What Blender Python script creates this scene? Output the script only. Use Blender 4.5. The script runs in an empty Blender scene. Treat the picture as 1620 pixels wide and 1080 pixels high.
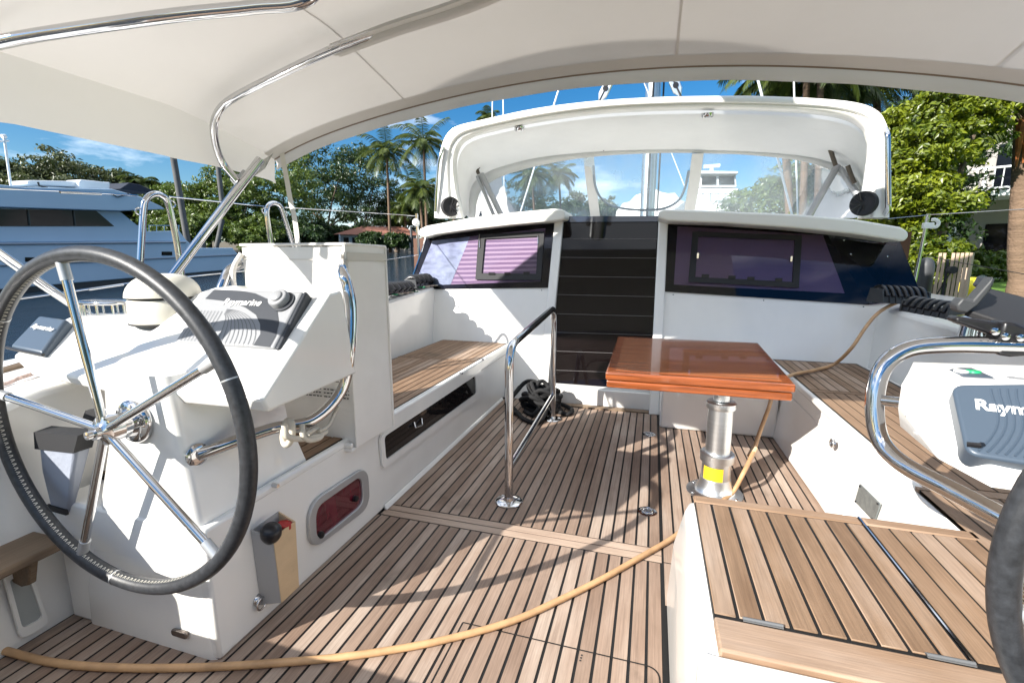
import bpy, bmesh, math, random
from mathutils import Vector, Matrix
random.seed(7)
R = math.radians
SC = bpy.context.scene
COL = SC.collection

# ---------------------------------------------------------------- camera
CF = 742.0                                    # focal length in photo pixels (1620 wide)
PITCH, YAW, CH = R(10.087), R(16.553), 1.35
cam_d = bpy.data.cameras.new("camera"); cam = bpy.data.objects.new("camera", cam_d); COL.objects.link(cam)
cam_d.sensor_width = 36; cam_d.lens = CF / 1620 * 36; cam_d.clip_start = 0.02; cam_d.clip_end = 6000
cam.location = (0, 0, CH); cam.rotation_euler = (R(90) - PITCH, 0, YAW)
SC.camera = cam

# ---------------------------------------------------------------- sky, sun, exposure
SUN_DIR = Vector((1.05, 1.4, -1.0)).normalized()       # the way the light travels
w = bpy.data.worlds.new("World"); SC.world = w; w.use_nodes = True
nt = w.node_tree; nt.nodes.clear()
def N(t, **k):
    n = nt.nodes.new(t)
    for a, b in k.items(): setattr(n, a, b)
    return n
sky = N('ShaderNodeTexSky', sky_type='NISHITA', sun_disc=False)
sky.sun_elevation = math.asin(-SUN_DIR.z); sky.sun_rotation = math.atan2(-SUN_DIR.x, -SUN_DIR.y)
sky.air_density = 1.0; sky.dust_density = 0.3; sky.ozone_density = 2.5
hs = N('ShaderNodeHueSaturation'); hs.inputs['Saturation'].default_value = 1.42; hs.inputs['Value'].default_value = 0.66
tc = N('ShaderNodeTexCoord'); mp = N('ShaderNodeMapping'); mp.inputs['Scale'].default_value = (1.6, 1.6, 5.5); mp.inputs['Location'].default_value = (0.35, 0.1, 0.0)
cn = N('ShaderNodeTexNoise'); cn.inputs['Scale'].default_value = 1.7; cn.inputs['Detail'].default_value = 9; cn.inputs['Roughness'].default_value = 0.58
cr = N('ShaderNodeValToRGB'); cr.color_ramp.elements[0].position = 0.52; cr.color_ramp.elements[1].position = 0.72
cr.color_ramp.elements[0].color = (0, 0, 0, 1); cr.color_ramp.elements[1].color = (.85, .85, .85, 1)
mx = N('ShaderNodeMixRGB'); mx.inputs[2].default_value = (9.5, 10.0, 10.6, 1)
bg = N('ShaderNodeBackground'); bg.inputs[1].default_value = 0.105; wo = N('ShaderNodeOutputWorld')
L = nt.links.new
sx_ = N('ShaderNodeSeparateXYZ'); mz_ = N('ShaderNodeMath', operation='MULTIPLY_ADD'); mz_.inputs[1].default_value = 0.12
mrc = N('ShaderNodeMapRange', interpolation_type='SMOOTHSTEP'); mrc.inputs[1].default_value = .45; mrc.inputs[2].default_value = .85; mrc.inputs[3].default_value = 0; mrc.inputs[4].default_value = .22
adc = N('ShaderNodeMath', operation='ADD')
L(tc.outputs['Generated'], sx_.inputs[0]); L(sx_.outputs[1], mz_.inputs[0]); L(sx_.outputs[2], mz_.inputs[2]); L(mz_.outputs[0], mrc.inputs[0]); L(mrc.outputs[0], adc.inputs[0])
L(sky.outputs[0], hs.inputs['Color']); L(tc.outputs['Generated'], mp.inputs[0]); L(mp.outputs[0], cn.inputs[0])
L(cn.outputs[0], adc.inputs[1]); L(adc.outputs[0], cr.inputs[0]); L(cr.outputs[0], mx.inputs[0]); L(hs.outputs[0], mx.inputs[1]); L(mx.outputs[0], bg.inputs[0]); L(bg.outputs[0], wo.inputs[0])
sd = bpy.data.lights.new("sun", 'SUN'); so = bpy.data.objects.new("sun", sd); COL.objects.link(so)
sd.energy = 5.0; sd.angle = R(0.53); sd.color = (1.0, 0.955, 0.88)
so.rotation_euler = SUN_DIR.to_track_quat('-Z', 'Y').to_euler(); so.location = (-20, -24, 20)
SC.view_settings.view_transform = 'Standard'; SC.view_settings.look = 'None'; SC.view_settings.gamma = 1.0
SC.view_settings.use_curve_mapping = False; SC.view_settings.exposure = 1.08
SC.cycles.max_bounces = 10; SC.cycles.transparent_max_bounces = 16; SC.cycles.caustics_reflective = False

# ---------------------------------------------------------------- pixel -> world (positions measured in the photo)
_rt = Vector((math.cos(YAW), math.sin(YAW), 0))
_fw = Vector((-math.sin(YAW) * math.cos(PITCH), math.cos(YAW) * math.cos(PITCH), -math.sin(PITCH)))
_up = _rt.cross(_fw); C0 = Vector((0, 0, CH))
def ray(u, v): return _fw * CF + _rt * (u - 810) + _up * (540 - v)
def PZ(u, v, z): d = ray(u, v); return C0 + d * ((z - CH) / d.z)
def PY(u, v, y): d = ray(u, v); return C0 + d * (y / d.y)
def PX(u, v, x): d = ray(u, v); return C0 + d * (x / d.x)
def PL(u, v, y0, k):                                   # plane y = y0 + k z
    d = ray(u, v); return C0 + d * ((y0 + k * CH) / (d.y - k * d.z))
def PD(u, v, dist): d = ray(u, v); return C0 + d * (dist / math.hypot(d.x, d.y))
TILT = 0.045                                           # the boat lies a little bow-down: the outside world rises forward
def envz(y, h=0.0): return -1.2 + TILT * y + h
def PW(u, v, h=0.0):                                   # a point on the (tilted) plane h above the water
    d = ray(u, v); t = (envz(0, h) - CH) / (d.z - TILT * d.y); return C0 + d * t

# ---------------------------------------------------------------- materials
def mat(name, col=(.8, .8, .8), rough=.5, metal=0, spec=.5, coat=0, noise=None, bump=None, island=0.0, trans=0, alpha=1, ior=1.45):
    """noise=(scale(x,y,z), strength, detail) varies colour; bump=(scale, strength, distance); island: brightness variation per piece"""
    m = bpy.data.materials.new(name); m.use_nodes = True; t = m.node_tree
    b = t.nodes['Principled BSDF']
    b.inputs['Base Color'].default_value = (*col, 1); b.inputs['Roughness'].default_value = rough; b.inputs['Metallic'].default_value = metal
    b.inputs['Specular IOR Level'].default_value = spec; b.inputs['Coat Weight'].default_value = coat; b.inputs['Coat Roughness'].default_value = .04
    b.inputs['Transmission Weight'].default_value = trans; b.inputs['IOR'].default_value = ior
    tcn = t.nodes.new('ShaderNodeTexCoord'); last = None
    if noise:
        sc, st, det = noise
        mpn = t.nodes.new('ShaderNodeMapping'); mpn.inputs['Scale'].default_value = sc
        t.links.new(tcn.outputs['Object'], mpn.inputs[0])
        nn = t.nodes.new('ShaderNodeTexNoise'); nn.inputs['Scale'].default_value = 1; nn.inputs['Detail'].default_value = det; nn.inputs['Roughness'].default_value = .6
        t.links.new(mpn.outputs[0], nn.inputs[0])
        mr = t.nodes.new('ShaderNodeMapRange'); mr.inputs[1].default_value = .25; mr.inputs[2].default_value = .75
        mr.inputs[3].default_value = 1 - st; mr.inputs[4].default_value = 1 + st; t.links.new(nn.outputs[0], mr.inputs[0]); last = mr.outputs[0]
    if island:
        g = t.nodes.new('ShaderNodeNewGeometry'); mr2 = t.nodes.new('ShaderNodeMapRange')
        mr2.inputs[3].default_value = 1 - island; mr2.inputs[4].default_value = 1 + island
        t.links.new(g.outputs['Random Per Island'], mr2.inputs[0])
        if last:
            mm = t.nodes.new('ShaderNodeMath'); mm.operation = 'MULTIPLY'; t.links.new(last, mm.inputs[0]); t.links.new(mr2.outputs[0], mm.inputs[1]); last = mm.outputs[0]
        else: last = mr2.outputs[0]
    if last:
        vm = t.nodes.new('ShaderNodeVectorMath'); vm.operation = 'SCALE'; vm.inputs[0].default_value = col
        t.links.new(last, vm.inputs['Scale']); t.links.new(vm.outputs[0], b.inputs['Base Color'])
    if bump:
        bs, bst, bd = bump
        n2 = t.nodes.new('ShaderNodeTexNoise'); n2.inputs['Scale'].default_value = bs; n2.inputs['Detail'].default_value = 6
        t.links.new(tcn.outputs['Object'], n2.inputs[0])
        bp = t.nodes.new('ShaderNodeBump'); bp.inputs['Strength'].default_value = bst; bp.inputs['Distance'].default_value = bd
        t.links.new(n2.outputs[0], bp.inputs['Height']); t.links.new(bp.outputs[0], b.inputs['Normal'])
    return m
def teak(name, c1, c2, c3, rough=.62, along='y'):
    m = bpy.data.materials.new(name); m.use_nodes = True; t = m.node_tree; b = t.nodes['Principled BSDF']; lk = t.links.new
    tcn = t.nodes.new('ShaderNodeTexCoord'); g = t.nodes.new('ShaderNodeNewGeometry')
    off = t.nodes.new('ShaderNodeVectorMath'); off.operation = 'SCALE'; off.inputs[0].default_value = (31, 57, 13); lk(g.outputs['Random Per Island'], off.inputs['Scale'])
    ad = t.nodes.new('ShaderNodeVectorMath'); ad.operation = 'ADD'; lk(tcn.outputs['Object'], ad.inputs[0]); lk(off.outputs[0], ad.inputs[1])
    def ns(sc, det, ro):
        mpn = t.nodes.new('ShaderNodeMapping'); mpn.inputs['Scale'].default_value = sc; lk(ad.outputs[0], mpn.inputs[0])
        n = t.nodes.new('ShaderNodeTexNoise'); n.inputs['Scale'].default_value = 1; n.inputs['Detail'].default_value = det; n.inputs['Roughness'].default_value = ro; lk(mpn.outputs[0], n.inputs[0]); return n.outputs[0]
    grain = ns((190, 5, 60) if along == 'y' else (5, 190, 60), 5, .65); broad = ns((9, 2.2, 9) if along == 'y' else (2.2, 9, 9), 4, .6)
    blot_n = t.nodes.new('ShaderNodeTexNoise'); blot_n.inputs['Scale'].default_value = 3.2; blot_n.inputs['Detail'].default_value = 5; lk(tcn.outputs['Object'], blot_n.inputs[0])
    def mth(op, a, bb):
        n = t.nodes.new('ShaderNodeMath'); n.operation = op
        for i, x in enumerate((a, bb)):
            if isinstance(x, (int, float)): n.inputs[i].default_value = x
            else: lk(x, n.inputs[i])
        return n.outputs[0]
    f = mth('ADD', mth('MULTIPLY', g.outputs['Random Per Island'], .42), mth('MULTIPLY', broad, .75))
    f = mth('ADD', f, mth('MULTIPLY', blot_n.outputs[0], .35)); f = mth('SUBTRACT', f, .28)
    rp = t.nodes.new('ShaderNodeValToRGB'); e = rp.color_ramp.elements
    e[0].position = .12; e[0].color = (*c1, 1); e[1].position = .88; e[1].color = (*c3, 1); k = e.new(.5); k.color = (*c2, 1); lk(f, rp.inputs[0])
    mr = t.nodes.new('ShaderNodeMapRange'); mr.inputs[1].default_value = .3; mr.inputs[2].default_value = .7; mr.inputs[3].default_value = .78; mr.inputs[4].default_value = 1.14; lk(grain, mr.inputs[0])
    stn = t.nodes.new('ShaderNodeTexNoise'); stn.inputs['Scale'].default_value = 2.3; stn.inputs['Detail'].default_value = 7; stn.inputs['Roughness'].default_value = .6; lk(tcn.outputs['Object'], stn.inputs[0])
    ms = t.nodes.new('ShaderNodeMapRange'); ms.interpolation_type = 'SMOOTHSTEP'; ms.inputs[1].default_value = .58; ms.inputs[2].default_value = .72; ms.inputs[3].default_value = 1; ms.inputs[4].default_value = .66; lk(stn.outputs[0], ms.inputs[0])
    sc = t.nodes.new('ShaderNodeVectorMath'); sc.operation = 'SCALE'; lk(rp.outputs[0], sc.inputs[0]); lk(mth('MULTIPLY', mr.outputs[0], ms.outputs[0]), sc.inputs['Scale']); lk(sc.outputs[0], b.inputs['Base Color'])
    bp = t.nodes.new('ShaderNodeBump'); bp.inputs['Strength'].default_value = .35; bp.inputs['Distance'].default_value = .002; lk(grain, bp.inputs['Height']); lk(bp.outputs[0], b.inputs['Normal'])
    b.inputs['Roughness'].default_value = rough; b.inputs['Specular IOR Level'].default_value = .3
    return m
def glassy(name, tint, gloss=.12, body=0.0, bodycol=(.8, .85, .9), rough=.02, bump=0, facing=False):
    m = bpy.data.materials.new(name); m.use_nodes = True; t = m.node_tree; t.nodes.clear(); lk = t.links.new
    tr = t.nodes.new('ShaderNodeBsdfTransparent'); tr.inputs[0].default_value = (*tint, 1)
    gl = t.nodes.new('ShaderNodeBsdfGlossy'); gl.inputs['Roughness'].default_value = rough
    df = t.nodes.new('ShaderNodeBsdfDiffuse'); df.inputs[0].default_value = (*bodycol, 1)
    m1 = t.nodes.new('ShaderNodeMixShader'); m2 = t.nodes.new('ShaderNodeMixShader'); o = t.nodes.new('ShaderNodeOutputMaterial')
    if body and bump:
        nn = t.nodes.new('ShaderNodeTexNoise'); nn.inputs['Scale'].default_value = 2.4; nn.inputs['Detail'].default_value = 5
        tcn = t.nodes.new('ShaderNodeTexCoord'); lk(tcn.outputs['Object'], nn.inputs[0])
        mr = t.nodes.new('ShaderNodeMapRange'); mr.inputs[1].default_value = .35; mr.inputs[2].default_value = .7; mr.inputs[3].default_value = body * .5; mr.inputs[4].default_value = body * 1.7
        lk(nn.outputs[0], mr.inputs[0]); lk(mr.outputs[0], m1.inputs[0])
        bp = t.nodes.new('ShaderNodeBump'); bp.inputs['Strength'].default_value = .4; bp.inputs['Distance'].default_value = .02; lk(nn.outputs[0], bp.inputs['Height']); lk(bp.outputs[0], gl.inputs['Normal'])
    else: m1.inputs[0].default_value = body
    lk(tr.outputs[0], m1.inputs[1]); lk(df.outputs[0], m1.inputs[2])
    lw = t.nodes.new('ShaderNodeFresnel'); lw.inputs[0].default_value = 1.45
    ma = t.nodes.new('ShaderNodeMath'); ma.operation = 'ADD'; ma.inputs[1].default_value = gloss; lk(lw.outputs[0], ma.inputs[0]); lk(ma.outputs[0], m2.inputs[0])
    lk(m1.outputs[0], m2.inputs[1]); lk(gl.outputs[0], m2.inputs[2]); lk(m2.outputs[0], o.inputs[0])
    return m
def cloth(name, col, transl, bumpscale=3.0, bumpd=.02, tcol=None):
    m = bpy.data.materials.new(name); m.use_nodes = True; t = m.node_tree; t.nodes.clear(); lk = t.links.new
    df = t.nodes.new('ShaderNodeBsdfDiffuse'); df.inputs[0].default_value = (*col, 1)
    tl = t.nodes.new('ShaderNodeBsdfTranslucent'); tl.inputs[0].default_value = (*(tcol or col), 1)
    gs = t.nodes.new('ShaderNodeBsdfGlossy'); gs.inputs['Roughness'].default_value = .45; gs.inputs[0].default_value = (.8, .8, .8, 1)
    m1 = t.nodes.new('ShaderNodeMixShader'); m1.inputs[0].default_value = transl; m2 = t.nodes.new('ShaderNodeMixShader'); m2.inputs[0].default_value = .04
    o = t.nodes.new('ShaderNodeOutputMaterial'); tcn = t.nodes.new('ShaderNodeTexCoord')
    nn = t.nodes.new('ShaderNodeTexNoise'); nn.inputs['Scale'].default_value = bumpscale; nn.inputs['Detail'].default_value = 3
    n3 = t.nodes.new('ShaderNodeTexNoise'); n3.inputs['Scale'].default_value = 2.0; n3.inputs['Detail'].default_value = 6; lk(tcn.outputs['Object'], n3.inputs[0])
    mr = t.nodes.new('ShaderNodeMapRange'); mr.inputs[1].default_value = .3; mr.inputs[2].default_value = .7; mr.inputs[3].default_value = .94; mr.inputs[4].default_value = 1.03; lk(n3.outputs[0], mr.inputs[0])
    sc = t.nodes.new('ShaderNodeVectorMath'); sc.operation = 'SCALE'; sc.inputs[0].default_value = col; lk(mr.outputs[0], sc.inputs['Scale']); lk(sc.outputs[0], df.inputs[0])
    lk(tcn.outputs['Object'], nn.inputs[0]); bp = t.nodes.new('ShaderNodeBump'); bp.inputs['Strength'].default_value = .6; bp.inputs['Distance'].default_value = bumpd
    lk(nn.outputs[0], bp.inputs['Height']); lk(bp.outputs[0], df.inputs['Normal']); lk(bp.outputs[0], gs.inputs['Normal'])
    lk(df.outputs[0], m1.inputs[1]); lk(tl.outputs[0], m1.inputs[2]); lk(m1.outputs[0], m2.inputs[1]); lk(gs.outputs[0], m2.inputs[2]); lk(m2.outputs[0], o.inputs[0])
    return m
def leafmat(name, col, col2, tr=.35):
    m = bpy.data.materials.new(name); m.use_nodes = True; t = m.node_tree; t.nodes.clear(); lk = t.links.new
    g = t.nodes.new('ShaderNodeNewGeometry'); mxn = t.nodes.new('ShaderNodeMixRGB'); mxn.inputs[1].default_value = (*col, 1); mxn.inputs[2].default_value = (*col2, 1)
    tcn = t.nodes.new('ShaderNodeTexCoord'); nn = t.nodes.new('ShaderNodeTexNoise'); nn.inputs['Scale'].default_value = .6; nn.inputs['Detail'].default_value = 3; lk(tcn.outputs['Object'], nn.inputs[0])
    ma = t.nodes.new('ShaderNodeMath'); ma.operation = 'MULTIPLY_ADD'; ma.inputs[1].default_value = .55; lk(g.outputs['Random Per Island'], ma.inputs[0]); 
    mr = t.nodes.new('ShaderNodeMapRange'); mr.inputs[1].default_value = .35; mr.inputs[2].default_value = .65; mr.inputs[3].default_value = 0; mr.inputs[4].default_value = .5; lk(nn.outputs[0], mr.inputs[0]); lk(mr.outputs[0], ma.inputs[2])
    lk(ma.outputs[0], mxn.inputs[0])
    df = t.nodes.new('ShaderNodeBsdfDiffuse'); tl = t.nodes.new('ShaderNodeBsdfTranslucent'); gs = t.nodes.new('ShaderNodeBsdfGlossy'); gs.inputs['Roughness'].default_value = .4
    lk(mxn.outputs[0], df.inputs[0]); lk(mxn.outputs[0], tl.inputs[0])
    m1 = t.nodes.new('ShaderNodeMixShader'); m1.inputs[0].default_value = tr; m2 = t.nodes.new('ShaderNodeMixShader'); m2.inputs[0].default_value = .05; o = t.nodes.new('ShaderNodeOutputMaterial')
    lk(df.outputs[0], m1.inputs[1]); lk(tl.outputs[0], m1.inputs[2]); lk(m1.outputs[0], m2.inputs[1]); lk(gs.outputs[0], m2.inputs[2]); lk(m2.outputs[0], o.inputs[0])
    return m
GEL = mat('gelcoat', (.83, .815, .78), .2, spec=.5, coat=.4, noise=((2.2, 2.2, .9), .055, 8), bump=(1.2, .05, .05))
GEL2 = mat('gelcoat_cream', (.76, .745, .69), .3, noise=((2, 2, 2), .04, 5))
TEAKWX = teak('warm_teak_cross', (.18, .11, .065), (.30, .195, .125), (.42, .32, .25), along='x')
TEAKX = teak('weathered_teak_cross', (.30, .205, .15), (.41, .305, .235), (.50, .40, .325), along='x')
CAULK = mat('black_caulk', (.006, .006, .006), .6)
TEAK = teak('weathered_teak', (.19, .125, .09), (.305, .22, .168), (.46, .375, .31))
TEAKW = teak('warm_teak', (.16, .095, .055), (.27, .175, .11), (.42, .32, .25))
TEAKD = teak('dark_teak', (.13, .085, .05), (.21, .15, .10), (.30, .22, .16))
STEEL = mat('polished_steel', (.60, .60, .61), .08, 1, bump=(40, .03, .002))
ALU = mat('brushed_aluminium', (.72, .74, .75), .33, 1, noise=((3, 3, 60), .08, 3))
ALUG = mat('grey_frame', (.50, .51, .52), .4, .6)
LEATHER = mat('black_leather', (.028, .030, .034), .42, noise=((60, 60, 60), .5, 6), bump=(260, .35, .001))
THREAD = mat('pale_thread', (.5, .48, .42), .7)
BLACK = mat('black_plastic', (.012, .012, .014), .32)
BLACKM = mat('black_matt', (.02, .02, .022), .7)
DKGREY = mat('dark_grey_plastic', (.030, .034, .042), .5)
NAVY = mat('slate_blue_plastic', (.058, .082, .115), .38)
LTGREY = mat('light_grey_plastic', (.27, .275, .285), .42)
WHITEP = mat('white_plastic', (.82, .82, .80), .35)
CREAM = mat('cream_plastic', (.72, .69, .60), .35)
INK = mat('ink', (.03, .03, .03), .7)
VINYL = mat('white_vinyl', (.80, .775, .735), .42, noise=((6, 6, 6), .04, 4), bump=(7, .35, .012))
VINYLE = mat('vinyl_piping', (.60, .56, .50), .5)
BIMINI = cloth('bimini_canvas', (.71, .69, .675), .26, 2.2, .03, (.62, .59, .56))
HOODC = cloth('hood_canvas', (.84, .84, .83), .34, 5.0, .03)
STRAPC = cloth('strap_web', (.70, .68, .63), .1, 30, .003)
VARN = mat('varnished_mahogany', (.26, .068, .018), .22, coat=1.0, noise=((3, 30, 60), .6, 7), bump=(30, .05, .002))
VARNT = mat('varnished_panel', (.36, .125, .048), .2, coat=1.0, noise=((2.2, 46, 20), .5, 8), bump=(3, .04, .01))
SMOKE = mat('smoked_acrylic', (.012, .010, .010), .05, spec=.5)
DOORM = mat('companionway_acrylic', (.006, .004, .004), .03, spec=.32, coat=0, noise=((1.2, 1.2, 1.2), .5, 2))
GLASSD = glassy('tinted_window', (.74, .70, .78), .0)
BLINDM = mat('lilac_blind', (.56, .45, .53), .8)
SKYREFL = mat('reflection_pane', (.55, .72, .80), .8, noise=((5, 5, 9), .55, 6))  # pale blue standing in for sky reflected in the port window
FRIT = mat('window_border', (.004, .005, .009), .1, spec=.25)
REDGL = mat('red_curtain', (.10, .008, .018), .12, coat=.8, noise=((14, 14, 3), .4, 3))
GLASSC = glassy('clear_vinyl', (.88, .94, .98), .035, .24, (.62, .78, .92), .06, 1)
HOSE = mat('beige_hose', (.49, .295, .15), .5, bump=(60, .35, .003), noise=((9, 9, 9), .28, 7))
ROPEB = mat('black_rope', (.012, .012, .013), .85, bump=(160, .8, .004))
ROPEW = mat('white_rope', (.62, .57, .48), .85, bump=(220, .8, .003))
ROPEG = mat('green_rope', (.02, .16, .08), .8)
ROPER = mat('red_fleck_rope', (.55, .42, .38), .8, noise=((60, 60, 60), .5, 2))
POCK = mat('beige_pocket', (.60, .44, .27), .6, bump=(14, .4, .01), noise=((5, 5, 12), .12, 4))
POCKS = mat('grey_pocket_side', (.38, .37, .36), .7)
BAGG = cloth('grey_mesh_cloth', (.36, .39, .46), .1, 60, .004)
REDP = mat('red_plastic', (.38, .012, .012), .35)
YEL = mat('yellow_label', (.85, .52, .02), .5)
BOATB = mat('yacht_paint', (.33, .46, .60), .22, noise=((.15, .15, .15), .08, 3))
YWHITE = mat('yacht_white', (.72, .73, .74), .3)
DKGLASS = mat('dark_yacht_glass', (.004, .005, .008), .08, spec=.2)
BOOTM = mat('boot_stripe', (.015, .018, .025), .4)
WATER = mat('water', (.004, .014, .026), .06, spec=.5)
PILE = mat('piling', (.10, .10, .10), .8, noise=((3, 3, 1), .3, 4))
GRASS = mat('grass', (.10, .20, .02), .9, noise=((2.5, 2.5, 2.5), .45, 6), bump=(60, .8, .03))
EARTH = mat('earth', (.10, .08, .05), .95, noise=((1, 1, 1), .4, 6))
SEAW = mat('seawall_concrete', (.30, .28, .25), .85, noise=((2, 2, 2), .3, 5))
BARK = mat('bark', (.13, .095, .07), .9, bump=(9, .8, .05), noise=((1, 1, 7), .35, 4))
PALMB = mat('palm_bark', (.16, .105, .07), .9, noise=((1.2, 1.2, 16), .38, 4), bump=(14, .8, .05))
DEADF = mat('brown_sheath', (.30, .10, .03), .8, noise=((5, 5, 5), .4, 3))
LF_D = leafmat('leaf_dark', (.016, .040, .010), (.055, .10, .02), .25)
LF_M = leafmat('leaf_mid', (.045, .095, .012), (.15, .20, .028), .35)
LF_Y = leafmat('leaf_yellow', (.014, .048, .004), (.25, .29, .012), .3)
LF_P = leafmat('leaf_palm', (.022, .050, .010), (.11, .14, .022), .3)
LF_O = leafmat('leaf_olive', (.035, .058, .020), (.10, .115, .035), .25)
HWALL = mat('house_wall', (.62, .58, .52), .8)
ROOFT = mat('terracotta_tiles', (.26, .11, .075), .8, noise=((3, 3, 3), .3, 4))
SLAT = mat('tan_slats', (.40, .30, .22), .75, noise=((2, 2, 10), .15, 4), island=.14)
CGREY = mat('fender_grey', (.045, .048, .052), .5)
BLUEV = mat('blue_metal_plate', (.30, .33, .33), .45, .7, noise=((40, 40, 40), .25, 5))

# ---------------------------------------------------------------- mesh helpers
class MB:
    def __init__(s): s.v = []; s.f = []; s.m = []; s.mats = []
    def mi(s, m):
        if m not in s.mats: s.mats.append(m)
        return s.mats.index(m)
    def add(s, vs, fs, m=None):
        o = len(s.v); s.v += [Vector(v) for v in vs]; s.f += [[i + o for i in f] for f in fs]
        k = s.mi(m) if m else 0; s.m += [k] * len(fs); return s
    def box(s, a, b, m=None):
        x0, y0, z0 = [min(p, q) for p, q in zip(a, b)]; x1, y1, z1 = [max(p, q) for p, q in zip(a, b)]
        v = [(x0, y0, z0), (x1, y0, z0), (x1, y1, z0), (x0, y1, z0), (x0, y0, z1), (x1, y0, z1), (x1, y1, z1), (x0, y1, z1)]
        return s.add(v, [(3, 2, 1, 0), (4, 5, 6, 7), (0, 1, 5, 4), (1, 2, 6, 5), (2, 3, 7, 6), (3, 0, 4, 7)], m)
    def prism(s, poly, vec, m=None):
        n = len(poly); p = [Vector(q) for q in poly]; vec = Vector(vec); q = [a + vec for a in p]
        nrm = Vector((0, 0, 0))
        for i in range(n): nrm += p[i].cross(p[(i + 1) % n])
        f = [tuple(range(n)), tuple(range(2 * n - 1, n - 1, -1))] + [(i, i + n, (i + 1) % n + n, (i + 1) % n) for i in range(n)]
        if nrm.dot(vec) > 0: f = [tuple(reversed(a)) for a in f]
        return s.add(p + q, f, m)
    def loft(s, rings, closed=True, caps=True, m=None):
        n = len(rings[0]); vs = [p for r in rings for p in r]; f = []
        for i in range(len(rings) - 1):
            for j in range(n if closed else n - 1):
                a = i * n + j; b = i * n + (j + 1) % n; f.append((a, b, b + n, a + n))
        if caps and closed: f.append(tuple(range(n - 1, -1, -1))); f.append(tuple(range((len(rings) - 1) * n, len(rings) * n)))
        return s.add(vs, f, m)
    def tube(s, pts, r, seg=12, m=None, closed=False, caps=True):
        P = [Vector(p) for p in pts]; n = len(P); rr = r if isinstance(r, (list, tuple)) else [r] * n
        T = []
        for i in range(n):
            a = P[(i - 1) % n] if (i > 0 or closed) else P[i]; b = P[(i + 1) % n] if (i < n - 1 or closed) else P[i]
            T.append((b - a).normalized())
        u = T[0].orthogonal().normalized(); rings = []
        for i in range(n):
            u = (u - T[i] * u.dot(T[i])); u = u.normalized() if u.length > 1e-6 else T[i].orthogonal().normalized()
            w_ = T[i].cross(u); rings.append([P[i] + (u * math.cos(2 * math.pi * k / seg) + w_ * math.sin(2 * math.pi * k / seg)) * rr[i] for k in range(seg)])
        if closed: rings.append(rings[0]); return s.loft(rings, caps=False, m=m)
        return s.loft(rings, caps=caps, m=m)
    def lathe(s, prof, c, axis=(0, 0, 1), seg=28, m=None):
        """prof: list of (radius, height) along axis from c"""
        a = Vector(axis).normalized(); u = a.orthogonal().normalized(); w_ = a.cross(u); c = Vector(c)
        rings = [[c + a * h + (u * math.cos(2 * math.pi * k / seg) + w_ * math.sin(2 * math.pi * k / seg)) * max(r, 1e-4) for k in range(seg)] for r, h in prof]
        return s.loft(rings, m=m)
    def quad(s, a, b, c, d, m=None): return s.add([a, b, c, d], [(0, 1, 2, 3)], m)
def spline(pts, n=6, closed=False):
    P = [Vector(p) for p in pts]; out = []; N_ = len(P)
    rng = range(N_ if closed else N_ - 1)
    for i in rng:
        p0 = P[i - 1] if (i > 0 or closed) else P[i] * 2 - P[1]; p1 = P[i]; p2 = P[(i + 1) % N_]
        p3 = P[(i + 2) % N_] if (i + 2 < N_ or closed) else p2 * 2 - p1
        for k in range(n):
            t = k / n
            out.append(.5 * ((2 * p1) + (p2 - p0) * t + (2 * p0 - 5 * p1 + 4 * p2 - p3) * t * t + (3 * p1 - p0 - 3 * p2 + p3) * t ** 3))
    if not closed: out.append(P[-1])
    return out
def bend(pts, r=.08, n=6):
    """polyline with rounded corners"""
    P = [Vector(p) for p in pts]; out = [P[0]]
    for i in range(1, len(P) - 1):
        a = (P[i - 1] - P[i]); b = (P[i + 1] - P[i]); rr = min(r, a.length * .49, b.length * .49)
        A = P[i] + a.normalized() * rr; B = P[i] + b.normalized() * rr
        for k in range(n + 1):
            t = k / n; out.append(A * (1 - t) ** 2 + P[i] * 2 * t * (1 - t) + B * t * t)
    out.append(P[-1]); return out
def build(name, mb, m=None, parent=None, smooth=False, bevel=0, bseg=2, solid=0, base=None, flip=False, angle=40, subd=0):
    me = bpy.data.meshes.new(name)
    org = Vector(parent['_o']) if parent is not None else (Vector(base) if base is not None else sum(mb.v, Vector()) / len(mb.v))
    if parent is None and base is None: org.z = min(v.z for v in mb.v)
    me.from_pydata([v - org for v in mb.v], [], mb.f)
    mats = mb.mats if mb.mats else [m]
    for x in mats: me.materials.append(x)
    if len(mats) > 1:
        me.polygons.foreach_set('material_index', mb.m)
    bm = bmesh.new(); bm.from_mesh(me); bmesh.ops.recalc_face_normals(bm, faces=bm.faces) if not flip else None
    bm.to_mesh(me); bm.free(); me.update()
    o = bpy.data.objects.new(name, me); COL.objects.link(o)
    if parent is not None:
        o.parent = parent; o['_o'] = parent['_o']
    else: o.location = org; o['_o'] = tuple(org)
    if solid:
        md = o.modifiers.new('s', 'SOLIDIFY'); md.thickness = solid; md.offset = 0
    if bevel:
        md = o.modifiers.new('b', 'BEVEL'); md.width = bevel; md.segments = bseg; md.limit_method = 'ANGLE'; md.angle_limit = R(angle); md.use_clamp_overlap = True
        md.harden_normals = False
    if subd:
        md = o.modifiers.new('sd', 'SUBSURF'); md.levels = subd; md.render_levels = subd
    if smooth or bevel:
        me.polygons.foreach_set('use_smooth', [True] * len(me.polygons))
        if not subd:
            me.set_sharp_from_angle(angle=R(angle if not smooth else 50))
    return o
def tag(o, label=None, cat=None, group=None, kind=None):
    if label: o['label'] = label
    if cat: o['category'] = cat
    if group: o['group'] = group
    if kind: o['kind'] = kind
    return o
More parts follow.
